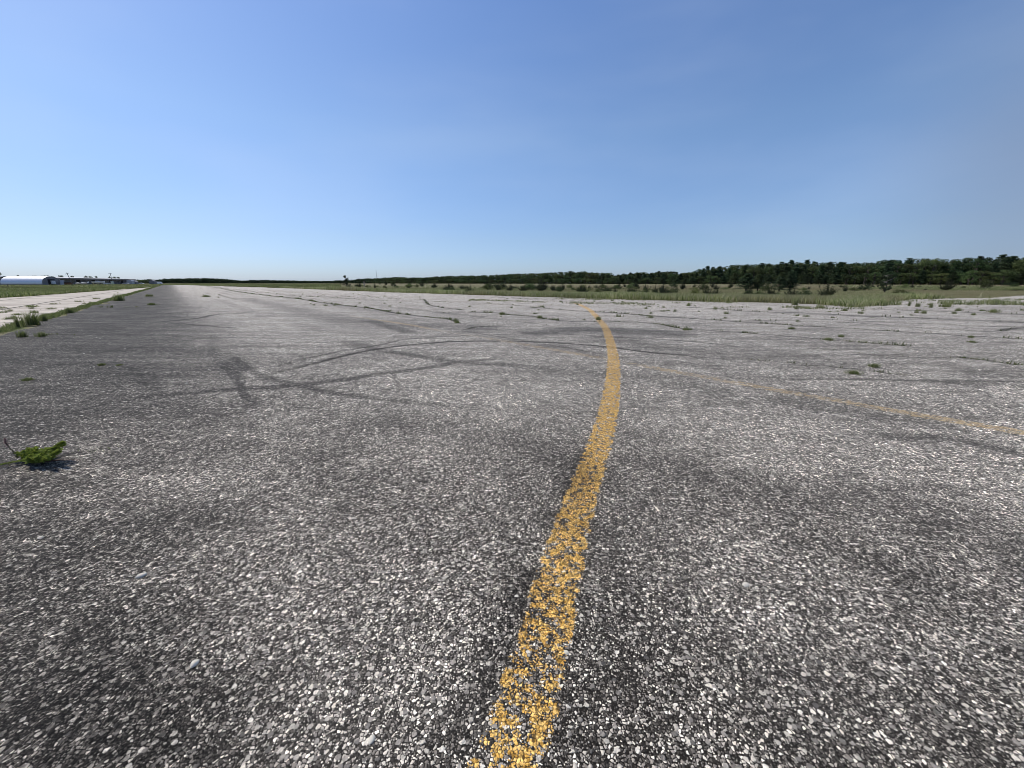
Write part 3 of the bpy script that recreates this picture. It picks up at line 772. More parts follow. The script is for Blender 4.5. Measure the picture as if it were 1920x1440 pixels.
for row, (dy, fr, lab_h) in enumerate([(0, (.34, .52), 0), (14, (.70, .88), 1), (30, (.90, 1.0), 2)]):
    for i, xx in enumerate(wood_x):
        if row == 2 and i % 2 and xx < 1100: continue
        px = xx+random.uniform(-4, 4)+row*3.5; Y = Yw(px)+dy+random.uniform(-4, 4)
        H = z_of(top(px), Yw(px)+30)*1.05*random.uniform(*fr)
        pine = (px > 1150 and random.random() < (.5 if px < 1560 else .22))
        key = ('pine%d' if pine else 'oak%d') % random.randrange(3)
        ppm = F_PX/Y; wmin = np.interp(xx, [660, 1000, 1400, 1900], [10.5, 11.5, 15.5, 20])/ppm
        wd = max(H*(.75 if pine else .80), wmin*1.4)*random.uniform(.9, 1.25)
        if row == 0: lb = 'low dark tree at the front foot of the wood behind the field'; gp = 'low trees along the foot of the wood'
        elif pine: lb = 'tall dark pine in the wood that closes the field on the right'; gp = 'pines of the wood behind the field'
        else: lb = 'tall dark round crowned tree in the wood that closes the field'; gp = 'broadleaf trees of the wood behind the field'
        plant(key, px, Y, H, wd, lb, 'tree', gp); nf += 1
print('wood trees', nf)
# the mass of the wood behind its front trees, and the far wood beyond the runway's end
def wood_mass(name, x0, x1, dys, lo, seed, size, col):
    r = np.random.default_rng(seed); cs = []; rs = []
    hj = r.uniform(.84, 1.03, 4000)
    for dy, f in dys:
        x = x0
        while x < x1:
            Y = Yw(x)+dy+r.uniform(-6, 6); tw_ = np.interp(x, [600, 1000, 1900], [6.5, 9, 17]); H = z_of(top(x), Yw(x)+dys[0][0])*f*1.04*hj[int((x+200)/tw_+dy)%4000]
            ppm = F_PX/Y
            for z in np.arange(H*lo+.5, H*.90, max(1.0, H*.12)):
                cs.append((at_depth(x+r.normal(0, 3), Y), Y+r.normal(0, 2.5), z+r.normal(0, .4))); rs.append(H*r.uniform(.10, .17)*(1 if z < H*.7 else .8))
            x += H*.15*ppm*r.uniform(.7, 1.2)
    rs = np.array(rs)
    V, q, t, c = cloud(cs, rs, 34, size, r, col, .8, .42)
    return tag(vobj(name, [(V, q, t, c)], M_LEAF), kind='stuff')
wood_mass('wood', 655, 2500, [(22, .88), (46, .97)], .0, 31, .7, (.058, .086, .033))
wood_mass('distant_wood', -60, 690, [(0, .97), (30, 1.0)], .0, 32, 1.0, (.040, .058, .030))

# shrubs and cedars standing in the field: (kind, px, base y, width px, top y, label, name)
SH = [('cedar0', 812, 540, 14, 533, 'small dark bush in the far left of the grass field'),
 ('shrub0', 840, 545, 16, 536, 'olive green bush left of the bigger cedar at the grass edge'),
 ('cedar1', 881, 551.5, 28, 533.5, 'dark cedar bush close to the pavement edge left of the yellow line'),
 ('shrub0', 933, 541, 40, 525.5, 'broad dark thicket below the wood left of the yellow line'),
 ('shrub1', 905, 541, 16, 534, 'small green bush left of the broad dark thicket'),
 ('shrub0', 965, 542, 18, 534, 'small dark bush just right of the broad dark thicket'),
 ('shrub0', 1011, 544, 24, 535, 'low rounded olive bush in the middle of the field'),
 ('cedar2', 1036, 544, 14, 534, 'narrow dark cedar bush left of a broad one'),
 ('cedar0', 1053, 545.5, 22, 531, 'broad dark cedar bush left of the head of the yellow line'),
 ('cedar1', 1070, 540.5, 12, 531.5, 'little dark cedar behind the broad one'),
 ('shrub1', 1090, 544, 26, 539, 'low green bush above the head of the yellow line'),
 ('shrub0', 1118, 540.5, 13, 532.5, 'small dark bush right of the head of the yellow line'),
 ('shrub1', 1131, 541, 12, 534, 'small light green bush between dark ones'),
 ('shrub0', 1143, 547.5, 18, 541, 'low dark bush standing forward in the grass'),
 ('cedar1', 1160, 541.5, 20, 530, 'dark cedar bush right of the small light green bush'),
 ('cedar2', 1180, 540.5, 12, 531.5, 'upright dark cedar with pale grass on both sides'),
 ('shrub1', 1192, 543, 12, 536, 'light green bush right of the upright dark cedar'),
 ('cedar0', 1210, 546, 17, 531.5, 'dense dark cedar left of the wide cedar thicket'),
 ('shrub1', 1190, 548, 22, 540, 'yellow green bush beside the wide cedar thicket'),
 ('cedar1', 1228, 550.5, 22, 534, 'left cedar of the wide thicket by the grass edge'),
 ('cedar0', 1242, 551, 26, 530, 'tallest cedar of the wide thicket by the grass edge'),
 ('shrub0', 1262, 551.5, 34, 537, 'round olive shrub at the right end of the wide thicket'),
 ('shrub0', 1263, 540, 22, 524, 'round dark tree behind the wide thicket'),
 ('cedar2', 1279, 543.5, 14, 527, 'slender dark cedar right of the round dark tree'),
 ('shrub1', 1300, 544, 18, 536, 'small green bush left of a large dark one'),
 ('shrub0', 1318, 544.5, 26, 523, 'large dark round bush in front of the pines'),
 ('cedar0', 1342, 543.5, 20, 533, 'low dark cedar left of the big field pines'),
 ('shrub1', 1358, 543, 18, 537, 'low green bush at the foot of the pines'),
 ('cedar1', 1368, 541, 12, 529, 'small dark cedar beside the big field pines'),
 ('pine0', 1398, 546, 46, 513, 'big dark pine standing forward in the field with layered boughs'),
 ('pine1', 1420, 546, 40, 515, 'dark pine right beside the foremost one with layered boughs'),
 ('shrub0', 1437, 547, 30, 525, 'dark undergrowth between the two groups of field pines'),
 ('pine2', 1460, 547.5, 36, 518, 'left pine of the right hand dark group in the field'),
 ('pine0', 1480, 547.5, 34, 514.5, 'right pine of the right hand dark group in the field'),
 ('cedar2', 1420, 557, 13, 546, 'small dark seedling cedar alone in the tall grass'),
 ('shrub1', 1503, 545, 18, 537, 'yellow green bush right of the field pines'),
 ('cedar1', 1512, 561, 28, 551, 'low scrubby bush near the grass edge'),
 ('cedar2', 1516, 543, 9, 536.5, 'tiny dark cedar in the pale dry grass'),
 ('cedar1', 1550, 556.5, 46, 531, 'wide spreading cedar with upswept branches'),
 ('cedar0', 1584, 547, 15, 534, 'thin spiky cedar right of the wide spreading one'),
 ('shrub1', 1602, 546, 22, 536, 'green bush left of a square dark bush'),
 ('shrub0', 1621, 545, 26, 529, 'square dark bush in the dry grass'),
 ('shrub1', 1690, 556.5, 26, 546, 'left half of a low bright green thicket by the pale strip'),
 ('shrub1', 1706, 556.5, 24, 545.5, 'right half of a low bright green thicket by the pale strip'),
 ('cedar0', 1734, 544.5, 10, 541, 'tiny bush in the dry grass left of the dark rounded cedar'),
 ('cedar1', 1774, 544.5, 36, 523, 'dark cedar with a flared base alone in the dry field'),
 ('shrub0', 1846, 542, 25, 519, 'dark round bush right of the lone flared cedar'),
 ('shrub0', 1890, 536.8, 30, 526, 'dark bush at the foot of the wood near the right edge'),
 ('shrub1', 1900, 545, 32, 540, 'low green mat of bush near the right edge')]
for k_, px, by, wp, ty, lb in SH:
    p = gnd(px, by); Y = float(p[1])
    # the foot is hidden in tall grass: it stands a little farther than the line where grass covers it
    H = z_of(ty, Y); wm = wp/F_PX*(Y*CP)
    plant(k_, px, Y, max(H, .25), wm, lb, 'bush' if k_[:4] != 'pine' else 'pine tree', 'bushes and small cedars standing in the field' if k_[:4] != 'pine' else 'pines standing forward in the field', X=float(p[0]))
r = np.random.default_rng(91)
for i in range(124):
    px = r.uniform(655, 1330) if i < 66 else r.uniform(1330, 1920) if i < 84 else r.uniform(860, 1700)
    by = r.uniform(537.2, 541.5) if px < 820 else r.uniform(538.5, 546.0) if px < 1330 else r.uniform(538, 542)
    if i >= 84: by = float(np.interp(px, ex, ey))-r.uniform(9, 14)
    hp = r.uniform(3.5, 8.5)*(1 if i % 3 else 1.35) if i < 84 else r.uniform(10, 17); wp = hp*r.uniform(1.2, 2.4)
    Y = float(gnd(px, by)[1]); lite = r.random() < .28
    plant('shrub1' if lite else ['shrub0', 'cedar0', 'cedar1', 'cedar2'][int(r.integers(0, 4))], px, Y, hp/F_PX*Y*1.03, wp/F_PX*Y,
          'small light green bush among the darker ones in the middle of the field' if lite else 'small dark bush in the scattered scrub across the middle of the field', 'bush',
          'light green bushes in the scattered scrub' if lite else 'dark bushes in the scattered scrub')
# spiky cedar with dead twigs, and the spindly snag
def snag(px, by, ty, wp, label, dead, seed):
    p = gnd(px, by); Y = float(p[1]); H = z_of(ty, Y); r = np.random.default_rng(seed)
    rt = empty('dead_topped_cedar', (p[0], p[1], 0)); m = MB(); W = wp/F_PX*Y/2
    m.tube([(0, 0, 0), (.05*H, 0, .5*H), (-.06*H, .02, H)], [.035*H, .02*H, .006*H], 6)
    tw = MB(); cs = []; rs = []
    for i in range(34):
        z = r.uniform(.08, .95)*H; t = r.uniform(0, 6.28); L = W*(1.25-z/H)*r.uniform(.4, 1.0)
        e = (L*cos(t), L*sin(t), z+L*r.uniform(.1, .9))
        (tw if z > dead*H else m).tube([(0, 0, z), (e[0]*.5, e[1]*.5, z+(e[2]-z)*.35), e], [.010*H, .006*H, .002*H], 4, False)
        if z < dead*H or r.random() < .25:
            for s in (.4, .7, 1): cs.append((e[0]*s, e[1]*s, z+(e[2]-z)*s)); rs.append(.05*H*(1.5-s)+.02)
    m.build('trunk', M_BARK, rt); tw.build('dead_twigs', M_DEAD, rt)
    vobj('crown', [cloud(cs, np.array(rs), 40, .028*H, r, (.040, .052, .026), 1, .3)], M_LEAF, rt)
    tag(rt, label, 'cedar', 'half dead cedars of the field')
snag(1658, 549, 513, 34, 'spiky dark cedar with bare grey twigs above its crown', .5, 5)
snag(649, 538.5, 516, 16, 'spindly half dead cedar with a bare leaning top against the sky', .55, 6)
plant('shrub0', 655, Y=float(gnd(655, 538.2)[1]), h=1.05, width=2.2, label='dark bush crowding the foot of the spindly snag', cat='bush', group='bushes and small cedars standing in the field')
plant('shrub0', 668, Y=float(gnd(668, 537.6)[1]), h=1.3, width=2.0, label='dark low bush just right of the spindly snag', cat='bush', group='bushes and small cedars standing in the field')
plant('cedar0', 703, Y=float(gnd(703, 541.5)[1]), h=1.5, width=1.1, label='thin green cedar seedling under the mast', cat='bush', group='bushes and small cedars standing in the field')
for i, (px, hh) in enumerate([(712, 6), (724, 7), (738, 8), (752, 6.5), (768, 6), (786, 6), (800, 5)]):
    Y = 250+i*9
    plant(['oak0', 'cedar1', 'oak1'][i % 3], px, Y, hh*.45, 2.9, 'dark far bush in the row under the wood below the mast', 'bush', 'row of dark bushes under the wood')
# dead grey shrub
p = gnd(683, 539); m = MB(); r = np.random.default_rng(77)
for i in range(12):
    t = r.uniform(0, 6.28); L = r.uniform(.5, 1.1)
    m.tube([(0, 0, 0), (L*.3*cos(t), L*.3*sin(t), .9), (L*.8*cos(t), L*.8*sin(t), r.uniform(1.4, 2.6))], [.05, .04, .015], 4, False)
o = m.build('dead_bush', M_DEAD); o.location = (p[0], p[1], 0); tag(o, 'bare grey dead bush in the grass left of the mast', 'bush')

# mast far behind the wood
m = MB(); YM = 1000.; zt = z_of(506.5, YM); XM = at_depth(707.5, YM)
rt = empty('radio_mast', (XM, YM, 0)); rt.rotation_euler = (0, radians(-1.2), 0)
for k in range(3):
    t = 2*pi*k/3; m.tube([(.45*cos(t), .45*sin(t), 0), (.40*cos(t), .40*sin(t), zt)], .10, 5)
M_GALV = simple('galvanised', (.36, .37, .39), .5, .1, 1, .4)
m.build('leg', M_GALV, rt)
m = MB()
for i in range(int(zt/1.5)):
    a_ = [(.43*cos(2*pi*k/3), .43*sin(2*pi*k/3)) for k in range(3)]
    for k in range(3):
        p0 = a_[k]; p1 = a_[(k+1) % 3]; m.tube([(p0[0], p0[1], i*1.5), (p1[0], p1[1], i*1.5+1.5)], .05, 4, False)
m.build('lattice', M_GALV, rt)
tag(rt, 'thin grey radio mast rising above the far wood', 'mast')

# ------------------------------------------------------------------ buildings on the left
M_WALL = simple('grey_cladding', (.20, .20, .215), .7, .2, .4)
M_ROOFG = simple('roof_sheet', (.50, .50, .52), .55, .15, .3, .2)
M_FASC = simple('weathered_fascia', (.27, .255, .25), .8, .2, .5)
M_DARKM = simple('dark_opening', (.014, .016, .022), .9, .3, 1)
M_BLUE = simple('blue_grey_door', (.05, .065, .09), .7, .2, 1)
M_WHITE = simple('white_paint', (.72, .73, .74), .45, .08, 2)
M_PALE = simple('pale_panel', (.42, .43, .46), .6, .1, 2)
M_YG = simple('pale_yellow_panel', (.55, .58, .40), .6, .1, 2)
M_BLACK = simple('black_rubber', (.02, .02, .02), .8, .2, 5)
M_GLASS = simple('dark_glass', (.02, .025, .03), .1, .1, 2, 0, .6)
M_RED = simple('rusty_metal', (.16, .09, .06), .8, .3, 3)
# barrel roofed shed, bright galvanised
gb = G('bare_galvanised_roof'); Pn = gb.node('ShaderNodeTexCoord').outputs['Object']
sx = gb.node('ShaderNodeSeparateXYZ', {0: Pn}).outputs[0]
rib = gb.math('SINE', gb.math('MULTIPLY', sx, 12.0))
c = gb.mix(gb.noise(Pn, .8, 5, .7, '3D'), (.42, .44, .48), (.66, .68, .72))
M_BARREL = gb.done(c, .42, rib, .04, .35, .55, .5)
Y0 = 250.; xa = at_depth(2, Y0); xb = at_depth(80, Y0); zt = z_of(518.3, Y0+5); Lb = xb-xa
rt = empty('barrel_roof_shed', (xa, Y0, 0))
n = 20; prof_o = [(5.6-5.6*cos(pi*i/n), .9+(zt-.9)*sin(pi*i/n)**.9) for i in range(n+1)]
prof_i = [(5.6-5.45*cos(pi*i/n), .9+(zt-1.02)*sin(pi*i/n)**.9) for i in range(n+1)]
MB().prism(prof_o+prof_i[::-1], 0, Lb).build('roof', M_BARREL, rt, smooth=False)
MB().box(.1, Lb-.1, .02, .2, 0, .9).box(.1, Lb-.1, 11.0, 11.18, 0, .9).build('base_wall', M_FASC, rt)
MB().prism(prof_i+[(11.05, .0), (.15, .0)], -.0+.25, .40).build('end_wall', M_WALL, rt)
MB().prism(prof_i+[(11.05, .0), (.15, .0)], Lb-.40, Lb-.25).build('end_wall', M_WALL, rt)
MB().box(Lb-.25, Lb-.18, 3.6, 7.6, .0, 3.6).build('door', M_DARKM, rt)
tag(rt, 'low shed with a shining galvanised barrel roof at the left edge', 'shed')

def long_building(name, pA, YA, pB, YB, yt_A, depth, label, canopy=True):
    A_ = np.array([at_depth(pA, YA), YA]); B_ = np.array([at_depth(pB, YB), YB]); L = np.linalg.norm(B_-A_)
    rt = empty(name, (A_[0], A_[1], 0), math.atan2(B_[1]-A_[1], B_[0]-A_[0])); H = z_of(yt_A, YA)
    return rt, L, H
rt, L, H = long_building('long_hangar', 83, 262, 238, 372, 518.8, 30, '')
# local x along the front, local +y away from the viewer side
eave = H*.80
MB().box(0, L, 2.2, 26, 0, eave-.05).build('wall', M_WALL, rt)
MB().prism([(-1.2, eave+.62), (13, H+.25), (27.2, eave+.62), (27.2, eave+.42), (13, H+.0), (-1.2, eave+.42)], -.6, L+.6).build('roof', M_ROOFG, rt)
MB().box(-.7, L+.7, -1.5, -1.21, eave-.35, eave+.60).build('fascia', M_FASC, rt)
MB().box(-.7, L+.7, -1.66, -1.503, eave+.52, eave+.66).build('gutter', M_GALV, rt)
nb = 17; r = np.random.default_rng(50); bw = L/nb
for i in range(nb):
    x0 = i*bw
    MB().box(x0+.1, x0+.42, -1.0, -.68, 0, eave-.36).build('post', M_FASC, rt)
    kind = r.integers(0, 4)
    if kind < 2: MB().box(x0+.8, x0+bw-.5, 2.10, 2.19, .0, eave*.80).build('door', [M_DARKM, M_BLUE][int(kind)], rt)
    elif kind == 2:
        w_ = MB().box(x0+.9, x0+bw-1.0, 2.10, 2.19, 1.4, 3.0).build('window', M_PALE, rt)
        MB().box(x0+1.05, x0+bw-1.15, 2.05, 2.095, 1.55, 2.85).build('pane', M_GLASS, w_)
MB().box(0, L, -.6, 2.18, eave-.34, eave-.10).build('soffit', M_DARKM, rt)
tag(rt, 'long low grey hangar with a dark open front under a wide flat eave', 'hangar')
rt, L, H = long_building('lean_to', 239.5, 374, 258, 395, 522.3, 12, '')
MB().box(0, L, .5, 12, 0, H-.5).build('wall', M_WALL, rt)
MB().prism([(-.8, H-.49), (12.5, H+.1), (12.5, H-.15), (-.8, H-.68)], -.4, L+.4).build('roof', M_ROOFG, rt)
MB().box(2, L-2, .40, .49, 0, H*.6).build('door', M_DARKM, rt)
tag(rt, 'lower grey annex at the right end of the long hangar', 'building')

# tree tops showing over the roofs
for i, (px, ty, wd) in enumerate([(-6, 507, 26), (14, 516.3, 3), (41, 514.8, 4.5), (60, 516.5, 5), (69, 515.6, 5), (77, 516.3, 4), (85, 516, 5), (91, 515.2, 6), (101, 516.8, 5), (117, 515.3, 6), (139, 516, 4.5), (164, 515.8, 4.5), (173, 517, 4.5), (184, 516.5, 3.5), (208.5, 516.8, 3.0), (217.5, 518, 5), (225, 518.2, 4)]):
    Y = 300 if px < 80 else 300+ (px-80)*.75+32
    H = z_of(ty, Y)
    lb = ['dark broad tree rising over the left end of the barrel roofed shed'] if i == 0 else None
    if i == 0: plant('oak1', px, 262, z_of(ty, 262), 11, lb[0], 'tree')
    else: plant('oak%d' % (i % 3), px, Y, H, wd, 'small dark tree top just clearing the roof ridge on the left', 'tree', 'tree tops over the hangar roofs')
# utility poles
M_POLE = simple('pole_timber', (.13, .115, .10), .9)
def pole(px, Y, ty, tilt, label):
    H = z_of(ty, Y); rt = empty('utility_pole', (at_depth(px, Y), Y, 0)); rt.rotation_euler = (0, radians(tilt), 0)
    MB().tube([(0, 0, 0), (0, 0, H)], [.19, .14], 8).build('pole', M_POLE, rt)
    MB().box(-1.3, 1.3, -.22, -.10, H-.75, H-.58).build('crossarm', M_POLE, rt)
    for x in (-1.15, -.45, .45, 1.15): MB().tube([(x, -.16, H-.58), (x, -.16, H-.32)], [.06, .05], 6).build('insulator', M_PALE, rt)
    tag(rt, label, 'utility pole', 'utility poles by the hangar')
pole(137, 258, 510.5, -14, 'leaning utility pole in front of the middle of the long hangar')
pole(212.5, 330, 511.5, -2, 'upright utility pole near the right end of the long hangar')

# things parked and dumped in front of the hangar
def on(px, Y, name, rz=0): return empty(name, (at_depth(px, Y), Y, 0), rz)
t = on(97, 256, 'box_trailer', .2)
MB().box(-1.7, 1.7, -1.1, 1.1, .55, 2.7).build('body', M_WHITE, t); MB().box(-1.75, 1.75, -1.15, 1.15, 2.705, 2.83).build('roof', M_PALE, t)
for x in (-.8, .8): MB().tube([(x, -1.2, .36), (x, 1.2, .36)], .36, 12).build('wheel', M_BLACK, t)
MB().box(1.7, 2.9, -.08, .08, .45, .57).build('hitch', M_BLACK, t)
tag(t, 'small white box trailer in front of the left end of the long hangar', 'trailer')
def panel(px, Y, w_, h_, mat, tilt, label, name='leaning_panel'):
    t = on(px, Y, name, 0)
    rt_ = lambda p: (p[0]+p[2]*math.tan(radians(tilt)), p[1]+p[2]*.25, p[2])
    MB().box(-w_/2, w_/2, -.05, .05, 0, h_, rt_).build('board', mat, t)
    MB().box(-w_/2, -w_/2+.12, -.10, -.052, 0, h_, rt_).box(w_/2-.12, w_/2, -.10, -.052, 0, h_, rt_).box(-w_/2+.125, w_/2-.125, -.10, -.052, h_-.12, h_, rt_).build('frame', M_GALV, t)
    MB().tube([(0, 1.3, 0), (h_*.7*math.tan(radians(tilt)), .25*h_*.7+.06, h_*.7)], .05, 5).build('prop', M_BLACK, t)
    tag(t, label, 'panel')
panel(117, 258, 2.5, 3.2, M_PALE, -9, 'tall pale grey panel leaning before the hangar left of the aircraft')
panel(211.5, 320, 2.4, 2.6, M_YG, -14, 'tilted pale yellow panel before the hangar by the upright pole')
def plane(px, Y, s, rz, label):
    t = on(px, Y, 'light_aircraft', rz)
    MB().tube([(-3.4*s, 0, 1.0*s), (-3.0*s, 0, 1.05*s), (-1.5*s, 0, 1.15*s), (0, 0, 1.15*s), (2.6*s, 0, 1.25*s), (3.8*s, 0, 1.35*s)], [.12*s, .42*s, .58*s, .55*s, .24*s, .10*s], 12).build('fuselage', M_WHITE, t, True)
    MB().box(-1.5*s, -.1*s, -4.9*s, 4.9*s, 1.84*s, 1.98*s).build('wing', M_WHITE, t)
    MB().box(3.0*s, 3.8*s, -1.5*s, 1.5*s, 1.36*s, 1.42*s).build('tailplane', M_WHITE, t)
    MB().prism([(2.9*s, 1.43*s), (3.9*s, 1.43*s), (4.1*s, 2.5*s), (3.6*s, 2.5*s)], -.05*s, .05*s, 'y').build('tail_fin', M_WHITE, t)
    MB().box(-1.45*s, -.2*s, -.48*s, .48*s, 1.45*s, 1.835*s).build('canopy', M_GLASS, t)
    MB().box(-3.5*s, -3.44*s, -.9*s, .9*s, .93*s, 1.07*s).build('propeller', M_BLACK, t)
    for (x, y) in ((-.5, -1.1), (-.5, 1.1), (-2.6, 0)): MB().tube([(x*s, y*s-.08, .22*s), (x*s, y*s+.08, .22*s)], .22*s, 10).tube([(x*s, y*s, .22*s), (x*s, y*s*.4, .9*s)], .04*s, 5).build('wheel', M_BLACK, t)
    tag(t, label, 'aircraft')
plane(154, 285, .95, .5, 'white high winged light aircraft parked before the middle of the long hangar')
# boat shell on trestles
t = on(186, 300, 'boat', .05)
V = []; fs = []
xs = np.linspace(-4, 4.6, 14)
for x_ in xs:
    k = 1 if x_ < 1 else max(.03, 1-((x_-1)/3.6)**1.8); sh = .35*max(0, (x_-1)/3.6)**2
    for (a_, z_) in ((-1.25, 2.35), (-1.1, 1.6), (-.5, .95), (0, .8), (.5, .95), (1.1, 1.6), (1.25, 2.35)): V.append((x_, a_*k, z_*(1-.0)+sh*(z_/2.3)+(.55*(1-k)*(2.35-z_)*.6)))
for i in range(13):
    for j in range(6): a_ = i*7+j; fs.append((a_, a_+1, a_+8, a_+7))
fs.append(tuple(range(7)))
mesh_np('hull', V, faces=fs, mat=M_WHITE, parent=t)
MB().box(-3.9, 1.5, -1.15, 1.15, 2.1, 2.2).build('deck', M_PALE, t)
MB().prism([(-1.8, 2.2), (.6, 2.2), (.1, 2.9), (-1.5, 2.9)], -.7, .7, 'y').build('cabin', M_PALE, t)
MB().box(-2.6, -2.3, -1, 1, 0, .95).box(1.3, 1.6, -.8, .8, 0, .95).build('trestle', M_BLACK, t)
tag(t, 'pale boat shell set up on trestles before the hangar right of the aircraft', 'boat')
def car(px, Y, rz, mat, label, name='parked_car', s=1.0):
    t = on(px, Y, name, rz)
    MB().prism([(-2.2*s, .35), (2.2*s, .35), (2.25*s, .8), (1.3*s, .95), (-2.2*s, .98)], -.88, .88, 'y').build('body', mat, t)
    MB().prism([(-1.9*s, .985), (1.15*s, .985), (.55*s, 1.5), (-1.5*s, 1.52)], -.78, .78, 'y').build('cabin', M_GLASS, t)
    MB().prism([(-1.45*s, 1.525), (.52*s, 1.505), (.45*s, 1.57), (-1.4*s, 1.58)], -.76, .76, 'y').build('roof', mat, t)
    for x in (-1.35, 1.35):
        for y in (-.8, .8): MB().tube([(x*s, y-.1, .33), (x*s, y+.1, .33)], .33, 12).build('wheel', M_BLACK, t)
    tag(t, label, 'car')
car(236, 345, .35, M_PALE, 'pale grey car parked low before the right end of the hangar')
car(201, 318, 1.2, M_WHITE, 'white car half hidden between the boat and the yellow panel')
def hut(px, Y, w_, h_, label, dome, door):
    t = on(px, Y, 'hut', .3)
    pr = [(-w_/2, 0), (w_/2, 0), (w_/2, h_*.72)]+([(w_/2*cos(a_), h_*.72+h_*.28*sin(a_)) for a_ in np.linspace(.2, 2.94, 9)] if dome else [(0, h_)])+[(-w_/2, h_*.72)]
    MB().prism(pr, 0, 4.5, 'y').build('shell', M_PALE if dome else M_WALL, t)
    MB().box(-w_*.2, w_*.2, -.09, -.01, 0, h_*.6).build('door', door, t)
    tag(t, label, 'hut')
hut(244, 358, 3.4, 4.0, 'round topped pale hut at the right end of the hangar', True, M_PALE)
hut(250.5, 362, 3.4, 3.4, 'square dull grey hut right against the round topped one', False, M_DARKM)
hut(285, 400, 4.5, 4.2, 'grey gabled hut standing alone right of the hangar', False, M_WALL)
car(265, 380, .1, M_WHITE, 'white car in the grass between the hangar and the lone gabled hut')
t = on(299.5, 430, 'white_van', 0.1)
MB().prism([(-2.7, .4), (2.6, .4), (2.7, 1.1), (1.9, 1.3), (1.4, 2.4), (-2.7, 2.5)], -1, 1, 'y').build('body', M_WHITE, t)
MB().box(-2.72, -2.702, -.8, .8, 1.4, 2.2).build('window', M_GLASS, t)
for x in (-1.7, 1.7):
    for y in (-.95, .95): MB().tube([(x, y-.1, .38), (x, y+.1, .38)], .38, 12).build('wheel', M_BLACK, t)
tag(t, 'white van alone far off before the wood right of all the buildings', 'van')
t = on(129, 262, 'skip', 0)
MB().prism([(-2, .2), (2, .2), (2.5, 1.6), (-2.5, 1.6)], -.9, .9, 'y').build('bin', M_RED, t); MB().box(-2.6, 2.6, -1, 1, 1.605, 1.72).build('rim', M_BLACK, t)
tag(t, 'rusty brown skip between the leaning grey panel and the aircraft', 'skip')
for px, lb in ((15, 'short dark post in the grass before the barrel roofed shed'),):
    p = gnd(px, 537.5); o = MB().tube([(0, 0, 0), (0, 0, 1.1)], [.12, .10], 7).build('post', M_POLE); o.name = 'fence_stake'; o.location = (p[0], p[1], 0); tag(o, lb, 'post')
# dark trees right of the hangar
for i, (px, ty, wd) in enumerate([(258, 524.6, 8), (266, 525, 9), (274, 524.8, 9), (281, 525.5, 8)]):
    Y = 440; plant('oak%d' % (i % 3), px, Y, z_of(ty, Y), wd, 'dark low tree in the clump between the hangar and the lone hut', 'tree', 'clump of trees right of the hangar')

# ------------------------------------------------------------------ weeds standing on the pavement
def stem_weed(parts, base, tip, r, n, leaf, col, bend=.15, spread=.05):
    base = np.array(base, float); tip = np.array(tip, float)
    t = r.random(n)**.8; mid = (base+tip)/2+np.array((0, 0, bend))
    p = ((1-t)**2)[:, None]*base+(2*t*(1-t))[:, None]*mid+(t**2)[:, None]*tip
    off = r.normal(size=(n, 3)); off /= np.linalg.norm(off, axis=1)[:, None]
    e = p+off*(spread*(1.15-.7*t)*r.uniform(.4, 1, n))[:, None]; e[:, 2] = np.maximum(e[:, 2], ZP+.004)
    p[:, 2] = np.maximum(p[:, 2], ZP+.004)
    side = np.cross(off, r.normal(size=(n, 3))); side /= np.linalg.norm(side, axis=1)[:, None]+1e-9; side *= leaf*.28
    m_ = (p+e)/2
    V = np.stack([p, m_-side, e, m_+side], 1).reshape(-1, 3); q = np.arange(n)[:, None]*4+np.arange(4)[None]
    c = np.array(col)*r.uniform(.6, 1.35, (n, 1))
    parts.append((V, q, np.zeros((0, 3), int), np.repeat(c, 4, 0)))
    return [tuple(((1-s)**2)*base+2*s*(1-s)*mid+s*s*tip) for s in np.linspace(0, 1, 7)]
r = np.random.default_rng(60); b = gnd(72, 868, ZP); B = np.array([b[0], b[1], ZP]); parts = []; st = MB()
rt = empty('roadside_weed', tuple(B))
def at_px(px, py, Y):      # point seen at the pixel at forward distance Y
    z = z_of(py, Y); return np.array([at_depth(px, Y, z), Y, z])
Yb = float(b[1])
tips = [(118, 822, .05, 2), (112, 838, -.05, 2), (100, 843, .0, 2), (85, 838, .10, 2), (66, 835, .12, 2), (52, 838, .1, 2), (40, 842, 0, 2), (28, 846, .05, 1.4), (92, 852, -.12, 2), (70, 852, -.1, 2), (50, 856, -.1, 1.6), (78, 843, .2, 2), (105, 846, .12, 2), (60, 846, .22, 2),
        (104, 832, .02, 2), (122, 826, .08, 1.2)]
for px, py, dy, k in tips:
    e = at_px(px, py, Yb+dy)-B; s_ = np.array([r.normal(0, .03), r.normal(0, .02), .0])
    e0 = e.copy(); e0[2] = e0[2]*.84
    pts = stem_weed(parts, s_+np.array([0, 0, ZP])*0, e0, r, int(150*k), .027, (.20, .28, .05), .02, .055)
    st.tube(pts, [.003, .003, .0028, .0025, .002, .0018, .001], 5, False)
vobj('leaves', [(v*np.array([1, 1, 1]), q, t, c) for v, q, t, c in parts], M_NEAR, rt)
st.build('stems', simple('weed_stem', (.14, .13, .05), .8), rt)
parts = []; e = at_px(2, 880, Yb-.1)-B; pts = stem_weed(parts, (-.08, 0, .005), (e[0], e[1], .02), r, 260, .03, (.20, .27, .06), .02, .035)
e = at_px(12, 832, Yb+.05)-B; p2 = []; pts2 = stem_weed(p2, (-.12, 0, .01), e, r, 90, .02, (.12, .11, .06), -.03, .02)
vobj('runner', parts, M_NEAR, rt)
vobj('dry_stalk', p2, M_NEAR, rt)
p3 = []; stem_weed(p3, e-np.array((.0, 0, .02)), e+np.array((.0, 0, .05)), r, 60, .016, (.19, .12, .12), .0, .025); vobj('seed_head', p3, M_NEAR, rt)
